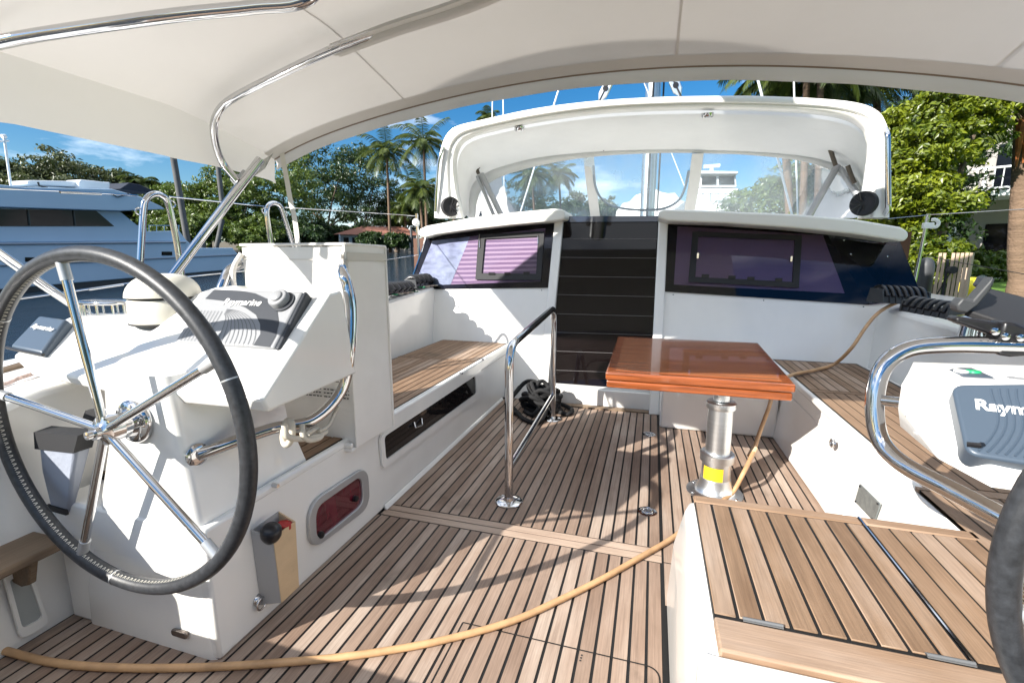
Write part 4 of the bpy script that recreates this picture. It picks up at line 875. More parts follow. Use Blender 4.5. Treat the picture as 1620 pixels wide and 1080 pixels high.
# seams
def seam(pts, m, wd=.010):
    b = MB(); P = []
    for (x0, y0), (x1, y1) in zip(pts[:-1], pts[1:]):
        for k in range(14): t_ = k / 14; P.append((x0 + (x1 - x0) * t_, y0 + (y1 - y0) * t_))
    P.append(pts[-1]); ribbon(b, [Vector((x, y, bz(x, y) - .003)) for x, y in P], wd, up=(0, 0, 1)); return b
SM = mat('seam_shadow', (.60, .57, .55), .8)
build('seam', seam([(-1.25, 1.32), (-1.25, 2.3)], SM), BIMINI, bi, flip=True); build('seam', seam([(.05, 1.32), (.05, 2.3)], SM), BIMINI, bi, flip=True); build('seam', seam([(1.15, 1.32), (1.15, 2.3)], SM), BIMINI, bi, flip=True)
# frame hoops
def hoop(pts, r_=.0165): b = MB(); b.tube(spline(pts, 6), r_, 14); return b
def onb(x, y, d=.03): return Vector((x, y, bz(x, y) - d))
h2 = [PY(375, 286, 1.93), PY(355, 262, 1.89), PY(344, 238, 1.85), PY(338, 205, 1.80), PY(345, 178, 1.78), PY(368, 156, 1.77), PY(430, 124, 1.74), PY(530, 77, 1.72), PZ(620, 44, 2.20), PZ(740, 4, 2.225), onb(-.1, 1.58), onb(.6, 1.62), onb(1.3, 1.70), onb(1.6, 1.72, .05)]
build('frame_hoop', hoop(h2), STEEL, bi, smooth=True)
h1 = [PY(-60, 100, 1.0), PY(0, 64, 1.05), PY(120, 32, 1.1), PY(250, 6, 1.12), PY(330, -15, 1.13), onb(-.8, 1.16), onb(0, 1.17), onb(.8, 1.17)]
h1b = [PY(-60, 100, 1.0), PY(0, 67, 1.05), PY(250, 28, 1.18), PY(400, 12, 1.27), PY(490, -3, 1.32), onb(-.85, 1.36), onb(0, 1.36), onb(.8, 1.36)]
build('frame_hoop', hoop(h1b, .019), STEEL, bi, smooth=True)
# canvas sleeve over hoop 2
b = MB(); P = spline([PY(527, 79, 1.74), PZ(620, 44, 2.20), PZ(740, 4, 2.225), onb(-.1, 1.58), onb(.6, 1.62), onb(1.3, 1.70)], 6)
ribbon(b, P, .085, up=(0, 0, 1)); b.v = [v + Vector((0, 0, -.012)) for v in b.v]; b.tube(P, .022, 12); build('frame_sleeve', b, BIMINI, bi, smooth=True, flip=True)
# diagonal struts
jt = PY(378, 292, 1.98)
b = MB(); b.tube([PY(412, 252, 2.03), PY(300, 400, 1.74), PY(180, 560, 1.45)], .0215, 14); s1 = build('strut', b, STEEL, bi, smooth=True)
b = MB(); b.tube([PY(371, 280, 1.97), PY(384, 296, 1.985)], .026, 12); b.tube([PY(392, 274, 2.0), PY(378, 293, 1.965)], .027, 14); build('clamp', b, ALUG, s1, smooth=True)
b = MB(); b.tube([PY(-30, 380, 1.15), PY(60, 445, 1.32), PY(150, 505, 1.5)], .019, 14); build('strut', b, STEEL, bi, smooth=True)
# webbing strap
b = MB(); P = spline([PY(446, 243, 2.24), PY(452, 275, 2.22), PY(460, 320, 2.2), PY(466, 345, 2.18), PY(472, 392, 2.15)], 5); ribbon(b, P, .026, up=(.35, -1, 0)); build('webbing_strap', b, STRAPC, bi, solid=.002)

# ================================================================ TABLE
TK = .06; TZ = .7; TY = 2.785
tb = thing('cocktail_table', (.409, TY, 0), 'small varnished mahogany table on an aluminium pillar', 'table')
def TT(x, y, h=0): return Vector((x, y, TZ + TK * (y - TY) + h))
def tslab(mb, x0, x1, y0, y1, h0, h1): return mb.prism([TT(x0, y0, h0), TT(x1, y0, h0), TT(x1, y1, h0), TT(x0, y1, h0)], (0, 0, h1 - h0))
b = MB(); tslab(b, -.235, .75, 2.705, 3.67, -.046, 0); tt = build('upper_leaf', b, VARN, tb, bevel=.009, bseg=3)
b = MB(); tslab(b, -.180, .695, 2.76, 3.62, .0, .0015); build('inlay_panel', b, VARNT, tt)
b = MB(); tslab(b, -.228, .742, 2.712, 3.66, -.094, -.050); build('lower_leaf', b, VARN, tb, bevel=.009, bseg=3)
b = MB(); tslab(b, -.16, .72, 2.75, 3.62, -.050, -.046); tslab(b, .1, .7, 2.8, 3.5, -.12, -.094); build('hinge_plate', b, VARN, tb)
CXY = (.409, TY)
b = MB(); b.lathe([(.045, .56), (.045, .60), (.001, .6)], (*CXY, 0), seg=32); b.lathe([(.078, .515), (.080, .52), (.080, .548), (.074, .553), (.001, .553)], (*CXY, 0), seg=32); build('collar', b, ALU, tb, smooth=True)
b = MB(); b.lathe([(.067, .22), (.067, .53)], (*CXY, 0), seg=32); build('pillar', b, ALU, tb, smooth=True)
b = MB(); b.lathe([(.078, .195), (.092, .20), (.094, .245), (.088, .25), (.068, .252)], (*CXY, 0), seg=32); b.lathe([(.080, .085), (.078, .196)], (*CXY, 0), seg=32); build('lower_sleeve', b, ALU, tb, smooth=True)
b = MB(); b.lathe([(.155, .0), (.155, .006), (.115, .012), (.105, .02), (.090, .055), (.083, .095), (.001, .096)], (*CXY, 0), seg=40); build('foot', b, ALU, tb, smooth=True)
for k in range(6):
    a = k * math.pi / 3 + .4; b = MB(); b.lathe([(.009, 0), (.009, .004), (.001, .005)], (CXY[0] + .135 * math.cos(a), CXY[1] + .135 * math.sin(a), .008), seg=10); build('bolt', b, STEEL, tb, smooth=True)
b = MB(); rr = []
for z in (.10, .178): rr.append([Vector((CXY[0] + .0815 * math.cos(a), CXY[1] + .0815 * math.sin(a), z)) for a in [R(-150 + i * 8) for i in range(11)]])
b.loft(rr, closed=False); lb = build('yellow_label', b, YEL, tb, smooth=True, flip=True)
b = MB()
for z in (.112, .120, .128, .150): 
    rr = [[Vector((CXY[0] + .0822 * math.cos(a), CXY[1] + .0822 * math.sin(a), z_)) for a in [R(-144 + i * 7) for i in range(10)]] for z_ in (z, z + .0018)]; b.loft(rr, closed=False)
build('label_print', b, mat('label_ink', (.35, .12, .02), .6), lb, flip=True)

# ================================================================ COCKPIT HANDRAIL
hr = thing('handrail', (-.72, 3, 0), 'polished steel hoop handrail standing on the teak cockpit floor', 'handrail')
A0, A1 = PZ(805, 793, .0), PZ(874, 663, .0)
xa = A0.x; ta = PX(811, 560, xa - .0); x2 = A1.x
P = bend([Vector((xa, A0.y, 0)), Vector((xa, A0.y + .02, PY(808, 575, A0.y + .02).z)), PX(822, 530, xa), PX(858, 497, x2 + .0), PX(874, 500, x2), Vector((x2 + .0, A1.y, .75)), Vector((x2, A1.y, 0))], .07, 7)
P = bend([Vector((xa, A0.y, 0)), Vector((xa, A0.y + .01, .885)), Vector((x2, A1.y - .0, .955)), Vector((x2, A1.y, 0))], .13, 9)
b = MB(); b.tube(P, .024, 18); build('hoop', b, STEEL, hr, smooth=True)
b = MB(); b.tube([Vector((xa, A0.y, .20)), Vector((x2, A1.y, .22))], .018, 14); build('lower_bar', b, STEEL, hr, smooth=True)
for p in (Vector((xa, A0.y, 0)), Vector((x2, A1.y, 0))):
    b = MB(); b.lathe([(.078, 0), (.078, .006), (.072, .011), (.03, .014), (.026, .03)], p, seg=32); fl_ = build('foot_flange', b, STEEL, hr, smooth=True)
    for k in range(3): a = k * 2.1 + 2.5; c = MB(); c.lathe([(.008, 0), (.007, .003), (.001, .004)], p + Vector((.058 * math.cos(a), .058 * math.sin(a), .0105)), seg=10); build('screw', c, ALUG, fl_, smooth=True)

# floor ring pulls
for i, (u, v) in enumerate(((1024, 809), (1027, 687))):
    c = PZ(u, v, 0); rt_ = thing('floor_ring_pull', c, ('round steel ring pull set in the teak floor nearest the foreground locker', 'round steel ring pull set in the teak floor near the companionway')[i], 'ring pull', 'ring pulls in the cockpit floor')
    b = MB(); b.lathe([(.050, 0), (.050, .003), (.040, .0045), (.038, .001), (.001, .001)], c, seg=28); build('plate', b, STEEL, rt_, smooth=True)
    b = MB(); b.tube([c + Vector((.026 * math.cos(a), .026 * math.sin(a), .005)) for a in [k * math.pi / 10 for k in range(20)]], .0045, 8, closed=True); b.box(c + Vector((-.028, -.006, .001)), c + Vector((.028, .006, .006))); build('ring', b, STEEL, rt_, smooth=True)
b = MB(); 
for k in range(3): b.add([PZ(918 + k * 1.2, 1044 - k * 4.2, .0016) + Vector((dx_, dy_, 0)) for dx_, dy_ in ((-.003, -.003), (.003, -.003), (.003, .003), (-.003, .003))], [(0, 1, 2, 3)])
build('screw_holes', b, BLACKM, floor, flip=True)

# ================================================================ HOSE and ROPES
ho = MB()
zf = .013
pts = [PZ(-90, 1010, zf), PZ(0, 1027, zf), PZ(90, 1047, zf), PZ(200, 1056, zf), PZ(330, 1055, zf), PZ(480, 1044, zf), PZ(600, 1030, zf), PZ(700, 1013, zf), PZ(800, 985, zf), PZ(880, 950, zf), PZ(960, 912, zf), PZ(1030, 871, zf), PZ(1068, 847, zf), PZ(1100, 823, zf), PZ(1135, 797, zf + .004), PZ(1160, 777, .03), PY(1178, 745, 2.78), PY(1190, 718, 2.95), PY(1200, 690, 3.1), PY(1215, 648, 3.2), PY(1222, 625, 3.3), PZ(1236, 604, .56), PZ(1255, 592, .535), PZ(1290, 585, .53), PZ(1320, 576, .54), PY(1345, 552, 4.0), PY(1368, 520, 4.1), PY(1390, 495, 4.2), PY(1415, 480, 4.3), PY(1440, 475, 4.35), PY(1475, 478, 4.6)]
hp2 = spline(pts, 7); hp2 = [p + Vector((.002 * math.sin(i * .33), .0025 * math.sin(i * .27 + 1), 0)) for i, p in enumerate(hp2)]; ho.tube(hp2, .0125, 12)
tag(build('hose', ho, HOSE, smooth=True), 'long beige hose snaking across the teak floor and up over starboard coaming', 'hose')
ht = MB(); a = PZ(1160, 778, .03); ht.tube([PY(1187, 722, 2.95), PY(1194, 708, 3.0)], .019, 12); tag(build('hose_wrap', ht, POCK, smooth=True), 'short tape wrap round the beige hose beside the table pillar', 'tape')
rb = MB(); rc = PZ(857, 640, 0); random.seed(3)
for k in range(18):
    cx0 = rc.x + random.uniform(-.08, .14); cy0 = rc.y - .14 + random.uniform(-.09, .05); rx, ry = random.uniform(.06, .14), random.uniform(.05, .10); ph = random.uniform(0, 6); tz = .03 + k * .008; tl_ = random.uniform(-.12, .12)
    rb.tube(spline([Vector((cx0 + rx * math.cos(a + ph), cy0 + ry * math.sin(a + ph), max(.018, tz + tl_ * math.cos(a) + .014 * math.sin(3 * a)))) for a in [i * 2 * math.pi / 9 for i in range(9)]], 4, closed=True), .0185, 8, closed=True)
for (pp) in ([PZ(800, 640, .02), PZ(815, 622, .1), PZ(832, 604, .19), PZ(850, 606, .2), PZ(858, 630, .12), PZ(845, 655, .03), PZ(830, 650, .02)], [PZ(812, 645, .02), PZ(828, 662, .02), PZ(850, 668, .02), PZ(862, 655, .04), PZ(870, 638, .06), PZ(890, 640, .03), PZ(905, 648, .02), PZ(898, 655, .02), PZ(880, 650, .02)], [PZ(822, 612, .15), PZ(808, 632, .08), PZ(803, 648, .02), PZ(822, 655, .02)], [PZ(842, 618, .15), PZ(862, 612, .16), PZ(878, 622, .10), PZ(884, 640, .04), PZ(868, 652, .02)]):
    rb.tube(spline(pp, 5), .0195, 8)
tag(build('coiled_rope', rb, ROPEB, smooth=True), 'black rope coiled in a heap on the floor beside the companionway', 'rope')

# ================================================================ STARBOARD HELM CONSOLE
sc_ = thing('helm_console', (1.1, 1.3, .9), 'white starboard helm console jutting in at the right edge', 'helm console')
b = MB()
def ssec(x, a, bb, c, d, e): return sec(x, a, bb, c, d, e)
S = [ssec(.638, (1.385, .95), (1.39, .97), (1.41, 1.02), (1.43, 1.025), (1.43, .96)),
     ssec(.665, (1.28, .885), (1.29, .93), (1.40, 1.045), (1.465, 1.05), (1.465, .90)),
     ssec(.72, (1.19, .865), (1.19, .905), (1.385, 1.055), (1.57, 1.06), (1.58, .88)),
     ssec(1.3, (1.12, .87), (1.10, .91), (1.37, 1.06), (1.6, 1.07), (1.62, .87)),
     ssec(1.95, (1.12, .92), (1.10, .95), (1.36, 1.06), (1.5, 1.07), (1.6, .92))]
b.loft(S); build('body', b, GEL, sc_, bevel=.02, bseg=3, smooth=True, angle=28)
b = MB(); b.loft([prow(.0, .95, 1.5, 1.15, 1.6), prow(.9, 1.0, 1.4, 1.15, 1.5)]); build('column', b, GEL, sc_, smooth=True)
cv2 = thing('instrument_cover', (1.0, 1.25, 1.0), 'slate blue instrument cover with wavy ridges on the starboard console', 'instrument cover')
nq = [Vector((.725, 1.205, .952)), Vector((1.17, 1.15, .962)), Vector((1.17, 1.34, 1.102)), Vector((.705, 1.355, 1.078))]
nrm = (nq[1] - nq[0]).cross(nq[3] - nq[0]).normalized(); nq = [PY(1527, 722, 1.205), PY(1700, 750, 1.16), PY(1700, 610, 1.32), PY(1503, 612, 1.345)]
nrm = (nq[1] - nq[0]).cross(nq[3] - nq[0]).normalized(); nrm = nrm if nrm.z > 0 else -nrm
b = MB(); b.prism([p + nrm * .012 for p in rrect(*nq, r=.16, n=5)], nrm * -.06); build('shell', b, NAVY, cv2, bevel=.007, bseg=3)
def on2(s_, t_, h=.0128): return nq[0].lerp(nq[1], s_).lerp(nq[3].lerp(nq[2], s_), t_) + nrm * h
b = MB()
for k in range(15):
    P = [on2(.12 + k * .075 + .10 * math.sin(t_ * 4 + k * .1) + .28 * (t_), t_ * .86 + .06) for t_ in [i / 14 for i in range(15)] if .12 + k * .075 + .10 * math.sin(t_ * 4 + k * .1) + .28 * t_ < .97]
    if len(P) > 2: b.tube(P, .0022, 5)
build('ridges', b, NAVY, cv2, smooth=True)
b = MB(); b.tube([on2(.02, .13), on2(.14, .12, .018), on2(.17, .15)], .006, 6); build('clip', b, BLACK, cv2)
text('brand_text', 'Raymarine', on2(.16, .63, .0135), nq[1] - nq[0], nq[3] - nq[0], .040, WHITEP, cv2, shear=.0, bold=.03)
for i, (a, c, col) in enumerate((((1485, 588), (1575, 606), 0), ((1560, 592), (1640, 612), 1))):
    ip = thing('switch_panel', PY(a[0], a[1], 1.5), ('flat navy switch panel with green button on starboard console', 'flat grey switch panel next to the navy one')[i], 'panel')
    q = [PY(a[0], a[1], 1.53), PY(c[0] - 38, c[1] - 17, 1.53), PY(c[0] + 2, c[1] + 1, 1.40), PY(a[0] + 36, a[1] + 16, 1.41)]
    b = MB(); b.prism([p + Vector((0, 0, .012)) for p in q], (0, 0, -.03)); build('case', b, LTGREY, ip, bevel=.003)
    cn2 = sum(q, Vector()) / 4; b = MB(); b.prism([p.lerp(cn2, .14) + Vector((0, 0, .0125)) for p in q], (0, 0, .002)); build('face', b, NAVY if i == 0 else LTGREY, ip)
    for j, mm_ in ((.32, WHITEP), (.68, mat('green_button', (.02, .40, .16), .4) if i == 0 else WHITEP)):
        c3 = q[0].lerp(q[3], .5).lerp(q[1].lerp(q[2], .5), j) + Vector((0, 0, .0145)); b = MB(); b.lathe([(.016, 0), (.015, .004), (.001, .005)], c3, seg=18); build('button', b, mm_, ip, smooth=True)
g2 = thing('grab_rail', (.7, 1.5, .8), 'thick bent steel grab rail around the starboard console', 'grab rail')
P = [PY(1660, 862, 1.22), PY(1600, 825, 1.27), PY(1500, 772, 1.38), PY(1430, 735, 1.46), PY(1395, 700, 1.52), PY(1384, 655, 1.55), PY(1388, 605, 1.57), PY(1404, 572, 1.585), PY(1440, 551, 1.60), PY(1500, 545, 1.60), PY(1580, 546, 1.60), PY(1700, 550, 1.60)]
b = MB(); b.tube(spline(P, 6), .0235, 18); build('tube', b, STEEL, g2, smooth=True)
b = MB(); st = PY(1395, 633, 1.55); b.tube([st, PY(1442, 638, 1.50)], .015, 14); build('stand_off', b, STEEL, g2, smooth=True)
b = MB(); st = PY(1560, 541, 1.63); b.tube([PY(1480, 541, 1.64), PY(1570, 547, 1.64)], .013, 12); build('inner_tube', b, STEEL, g2, smooth=True)

# black clamp and folded panel on the rail, winch
cl = thing('rail_clamp', PY(1600, 540, 1.6), 'black clamp with steel bolts fixed to the end of the starboard rail', 'clamp')
b = MB(); b.prism([PY(u, v, 1.58) for u, v in ((1578, 540), (1585, 523), (1590, 508), (1612, 512), (1650, 530), (1650, 562), (1600, 565), (1580, 562))], (0, .06, 0)); build('body', b, BLACK, cl, bevel=.008)
b = MB(); b.prism([PY(u, v, 1.60) for u, v in ((1510, 508), (1515, 500), (1590, 512), (1595, 530), (1570, 530))], (0, .05, 0)); build('arm', b, BLACK, cl, bevel=.008)
for (u, v) in ((1573, 524), (1589, 532), (1613, 534)):
    b = MB(); b.lathe([(.010, 0), (.010, .006), (.001, .009)], PY(u, v, 1.575), (0, -1, 0), 14); build('bolt', b, STEEL, cl, smooth=True)
fp = thing('folded_panel', PY(1570, 480, 1.9), 'flat black folded panel with hinged bracket above the starboard winch', 'panel')
q = [PY(1531, 490, 1.95), PY(1566, 455, 2.15), PY(1700, 490, 2.2), PY(1700, 545, 1.85)]
b = MB(); nn = (q[1] - q[0]).cross(q[3] - q[0]).normalized(); b.prism(q, nn * .025); build('board', b, BLACKM, fp, bevel=.006)
b = MB(); b.prism([PY(u, v, 1.93) for u, v in ((1514, 482), (1524, 471), (1540, 475), (1574, 437), (1568, 458), (1548, 483), (1530, 496), (1516, 492))], (0, .05, 0)); build('bracket', b, CGREY, fp, bevel=.006)
b = MB(); b.prism([PY(u, v, 1.99) for u, v in ((1552, 452), (1560, 438), (1575, 441), (1571, 452), (1566, 462))], (0, .05, 0)); build('catch', b, DKGREY, fp, bevel=.004)
wn = thing('winch', PY(1548, 505, 2.1), 'chromed sheet winch half hidden under the black panel on starboard coaming', 'winch')
c = PY(1550, 512, 2.25)
b = MB(); b.lathe([(.085, -.09), (.085, -.07), (.06, -.06), (.055, -.01), (.08, .0), (.088, .01), (.084, .022), (.06, .03), (.03, .03), (.001, .028)], c, seg=36); build('drum', b, STEEL, wn, smooth=True)
b = MB(); b.lathe([(.04, .03), (.04, .042), (.001, .044)], c, seg=24); build('cap', b, BLACK, wn, smooth=True)

# rope clutches: banks of levers on each coaming
def clutch(p0, p1, n, label, lever_h=.06, wd=.09, body=True, ropes=True):
    p0, p1 = Vector(p0), Vector(p1); T_ = thing('rope_clutch', (p0 + p1) / 2, label, 'rope clutch', 'rope clutches on the coamings'); d = (p1 - p0); dn = d.normalized(); sd_ = Vector((0, 0, 1)).cross(dn).normalized()
    for i in range(n):
        c = p0 + d * ((i + .5) / n); w2 = d.length / n * .42
        b = MB(); b.prism([c - dn * w2 + sd_ * wd / 2, c - dn * w2 - sd_ * wd / 2, c - dn * w2 - sd_ * wd * .45 + Vector((0, 0, lever_h * .55)), c - dn * w2 + sd_ * wd * .3 + Vector((0, 0, lever_h * .6))], dn * w2 * 2); build('clutch_body', b, DKGREY if not ropes else BLACK, T_, bevel=.003)
        b = MB(); b.tube(spline([c - sd_ * wd * .55 + Vector((0, 0, lever_h * .45)), c - sd_ * wd * .25 + Vector((0, 0, lever_h * .95)), c + sd_ * wd * .2 + Vector((0, 0, lever_h * 1.0)), c + sd_ * wd * .6 + Vector((0, 0, lever_h * .7))], 4), w2 * .72, 8); build('lever', b, BLACK, T_, smooth=True)
        if ropes:
            b = MB(); b.tube([c - sd_ * wd * .5 + Vector((0, 0, .012)), c - sd_ * wd * .9 + Vector((0, 0, .008)), c - sd_ * wd * 1.2 - dn * .04 + Vector((0, 0, .012))], .0065, 6); build('line_end', b, (ROPEG, ROPEW, ROPER, ROPEW)[i % 4], T_, smooth=True)
    for e, pp in ((-1, p0), (1, p1)):
        b = MB(); b.prism([pp + sd_ * wd * .6, pp - sd_ * wd * .6, pp - sd_ * wd * .5 + Vector((0, 0, lever_h * .85)), pp + sd_ * wd * .4 + Vector((0, 0, lever_h * .9))], dn * .012 * e); build('side_plate', b, CGREY, T_, bevel=.003)
clutch(PX(606, 468, -2.17), PX(648, 462, -2.27), 5, 'bank of black rope clutch levers on port coaming, next to the vinyl cover', .075, .10)
clutch(PX(650, 456, -2.32), PX(690, 450, -2.36), 6, 'taller bank of black rope clutch levers tucked against the port cabin window', .10, .12)
clutch(PY(1385, 478, 4.25), PY(1455, 482, 4.35), 7, 'bank of black rope clutch levers below the starboard cabin window', .12, .14, ropes=False)
clutch(PY(1440, 492, 3.7), PY(1512, 505, 3.4), 6, 'black rope clutch levers in the grey bracket nearest the black panel on starboard coaming', .085, .12, ropes=False)
# coaming seam cord on starboard
# port quarter jammer with fleck rope
jm = MB(); jm.prism([PX(u, v, -2.35) for u, v in ((52, 585), (62, 578), (88, 590), (95, 598), (60, 600))], (.08, 0, 0)); tag(build('jamming_cleat', jm, BLACKM, bevel=.006), 'black cleat under the outboard end of the port console', 'cleat')
fr_ = MB(); fr_.tube(spline([PX(-20, 612, -2.3), PX(10, 606, -2.3), PX(30, 598, -2.3), PX(55, 590, -2.32)], 5), .008, 8); tag(build('sheet_rope', fr_, ROPER, smooth=True), 'white rope with red flecks lying on the port side deck', 'rope')

# ================================================================ GUARDRAILS
def gate(pts, label, xx):
    t_ = thing('guardrail_gate', PX(*pts[0], xx), label, 'guardrail', 'steel gate hoops on port side deck')
    b = MB(); P = [PX(u, v, xx) for u, v in pts]; b.tube(spline(P, 6), .0165, 14); build('hoop', b, STEEL, t_, smooth=True)
    e = P[1]; 
    for s_ in (2, -3):
        p = P[s_]; b = MB(); b.tube([p + Vector((.0, .022 * math.cos(a) + (.02 if s_ < 0 else -.02), .018 * math.sin(a))) for a in [k * math.pi / 6 for k in range(12)]], .004, 6, closed=True); build('wire_eye', b, STEEL, t_, smooth=True)
    return t_
gate([(216, 515), (221, 430), (227, 335), (231, 316), (242, 307.5), (255, 309), (266, 322), (277, 370), (291, 455)], 'larger polished steel gate hoop behind the port wheel', -2.62)
gate([(431, 400), (425, 360), (422, 334), (426, 324), (434, 321.5), (443, 326), (448, 338), (458, 370), (466, 395)], 'smaller steel gate hoop behind the white vinyl cover', -2.62)
def wire(name, pts, x_, label, r_=.0035, m=STEEL): 
    b = MB(); b.tube([PX(u, v, x_) for u, v in pts], r_, 6); return tag(build(name, b, m, smooth=True), label, 'guard wire')
wire('guard_wire', [(-30, 297), (120, 303), (219, 309.5)], -2.62, 'upper guard wire left of the larger gate hoop')
wire('guard_wire', [(268, 311), (418, 326.5)], -2.62, 'upper guard wire between the two gate hoops')
wire('guard_wire', [(450, 328), (560, 335), (662, 342)], -2.62, 'upper guard wire from smaller hoop to the port stanchion')
wire('guard_wire', [(20, 474), (120, 460), (216, 446)], -2.62, 'lower guard wire left of the larger gate hoop')
wire('guard_wire', [(292, 438), (392, 428)], -2.62, 'lower guard wire running forward from the larger gate hoop')
b = MB(); b.tube([PX(95, 304, -2.62), PX(160, 307, -2.62)], .006, 8); tag(build('rigging_screw', b, STEEL, smooth=True), 'steel tensioner on the upper guard wire left of the larger gate hoop', 'rigging screw')
b = MB(); b.tube([PX(140, 458, -2.62), PX(195, 450, -2.62)], .006, 8); tag(build('rigging_screw', b, STEEL, smooth=True), 'steel tensioner on the lower guard wire seen through the port wheel', 'rigging screw')
wire('guard_wire', [(608, 411), (668, 402)], -2.62, 'lower guard wire beside the port clutch banks')
sn = thing('stanchion', PX(663, 400, -2.62), 'port stanchion with a round white cap just left of the sprayhood', 'stanchion')
b = MB(); b.tube([PX(659, 338, -2.62), PX(664, 420, -2.62)], .016, 12); build('post', b, STEEL, sn, smooth=True)
b = MB(); c = PX(658, 352, -2.62); b.lathe([(.001, -.03), (.03, -.03), (.045, -.01), (.045, .012), (.03, .03), (.001, .032)], c, (1, 0, 0), 20); build('cap', b, WHITEP, sn, smooth=True)
sn = thing('stanchion', PX(1455, 440, 2.35), 'starboard stanchion with a white hook beside the tree', 'stanchion')
b = MB(); b.tube([PX(1469, 338, 2.35), PX(1443, 465, 2.35)], .015, 12); build('post', b, STEEL, sn, smooth=True)
b = MB(); c = PX(1466, 356, 2.33); b.box(c + Vector((-.03, -.02, -.03)), c + Vector((.05, .02, .02))); b.tube(spline([c + Vector((.03, 0, -.02)), c + Vector((.075, 0, -.015)), c + Vector((.085, 0, .02)), c + Vector((.06, 0, .045)), c + Vector((.03, 0, .045))], 4), .016, 8); build('hook', b, WHITEP, sn, bevel=.006)
b = MB(); b.tube([PX(1405, 346, 2.30), PX(1469, 340, 2.35), PX(1640, 330, 2.6)], .003, 6); tag(build('guard_wire', b, STEEL), 'upper guard wire passing in front of the starboard tree', 'guard wire')
b = MB(); b.tube([PX(1450, 400, 2.35), PX(1500, 412, 2.5), PX(1640, 437, 2.7)], .003, 6); tag(build('guard_wire', b, BLACK), 'thin dark line crossing the tan slatted bin', 'guard wire')
fd = MB(); fc = PX(1460, 452, 2.75); fd.lathe([(.001, -.28), (.06, -.26), (.075, -.2), (.075, .18), (.06, .24), (.03, .27), (.001, .28)], fc + Vector((0, 0, .02)), (0, 0, 1), 20); tag(build('fender', fd, CGREY, smooth=True), 'dark grey covered fender hanging outside the starboard rail', 'fender')

# ================================================================ MAST AND RIGGING
mt = thing('mast', (-.1, 9, 1.5), 'tall silver mast standing forward of the sprayhood', 'mast')
mp0 = PY(1024, 335, 9); mp1 = PY(1034, 130, 9); dm = (mp1 - mp0) / (mp1.z - mp0.z)
b = MB(); b.tube([mp0 - dm * .3, mp0 + dm * 14], .125, 24); build('spar', b, ALU, mt, smooth=True)
b = MB(); b.tube([mp0 - dm * .2 + Vector((.0, -.13, 0)), mp0 + dm * 13 + Vector((.0, -.13, 0))], .02, 8); b.tube([mp0 + Vector((.17, -.05, 0)), mp0 + dm * 13 + Vector((.17, -.05, 0))], .015, 8); build('halyard', b, BLACK, mt, smooth=True)
def stay(p, q2, yy, r_, label, nm='shroud'):
    a = PY(*p, yy); c = PY(*q2, yy); c = a + (c - a) * 3.5; b = MB(); b.tube([a, c], r_, 6); return tag(build(nm, b, mat('white_wire', (.75, .76, .78), .35), smooth=True), label, 'shroud')
stay((822, 340), (882, 148), 7.5, .014, 'white shroud slanting up through the port hood window')
stay((798, 340), (796, 160), 7.9, .010, 'thin white stay just right of the port palm tip')
stay((777, 340), (779, 160), 7.9, .010, 'thin white stay nearest the port palm tip')
stay((1253, 340), (1200, 130), 7.9, .016, 'white shroud slanting up left through the starboard hood window')
stay((1262, 340), (1256, 130), 8.3, .012, 'thin upright white stay in the starboard hood window')
stay((1085, 300), (1060, 236), 8.8, .008, 'very thin halyard right of the mast in the centre window', 'halyard')
for i, (p, q2, lb_) in enumerate((((948, 160), (968, 120), 'grey tackle block left of the mast above the hood'), ((1076, 150), (1062, 120), 'grey tackle block right of the mast above the hood'))):
    t_ = thing('tackle_block', PY(*p, 5.7), lb_, 'block', 'tackle blocks above the hood'); a = PY(*p, 5.7); c = PY(*q2, 5.7); d = (c - a); s2 = d.cross(Vector((0, 1, 0))).normalized() * .05
    b = MB(); b.prism([a + s2 * .3, a + d * .25 + s2, a + d * .8 + s2, a + d, a + d * .8 - s2, a + d * .25 - s2, a - s2 * .3], (0, .04, 0)); build('cheek', b, ALU, t_, bevel=.01)
    b = MB(); b.lathe([(.03, -.01), (.03, .055), (.001, .056)], a + d * .5, (0, 1, 0), 16); build('sheave', b, BLACK, t_, smooth=True)
    b = MB(); b.tube([a - d * .6, a, c, c + d * 2], .010, 6); build('line', b, BLACKM, t_, smooth=True)

bm_ = thing('boom', (-.1, 9, 4.5), 'boom with white sail bag above the sprayhood, out of the picture', 'boom')
b = MB(); b.tube([(-.12, 8.9, 4.45), (-.98, 2.3, 4.30)], .14, 14); build('spar', b, ALU, bm_, smooth=True)
b = MB(); b.loft([[Vector((x + dx_, y, z)) for dx_, z in ((-.22, 4.42 + e), (-.12, 4.85 + e), (.12, 4.85 + e), (.22, 4.42 + e))] for x, y, e in ((-.14, 8.7, .15), (-.52, 5.8, .1), (-.97, 2.4, 0))]); build('sail_bag', b, VINYL, bm_)
SP_ = [(-.55, 5.3, 3.0), (-.55, 6.1, 3.0), (.78, 7.15, 3.2), (1.5, 7.6, 3.4), (4.6, 7.6, 3.4), (4.6, 5.3, 3.0)]
b = MB(); b.prism([Vector((xi - 1.05 * z, sg_ - 1.4 * z, z)) for xi, sg_, z in SP_], (0, 0, .01)); tag(build('shade_sheet', b, VINYL), 'added white sheet above the bimini, out of the picture, shaped for its shade', 'shade sheet')  # unseen sheet added to shade the cabin front; outline follows that shade

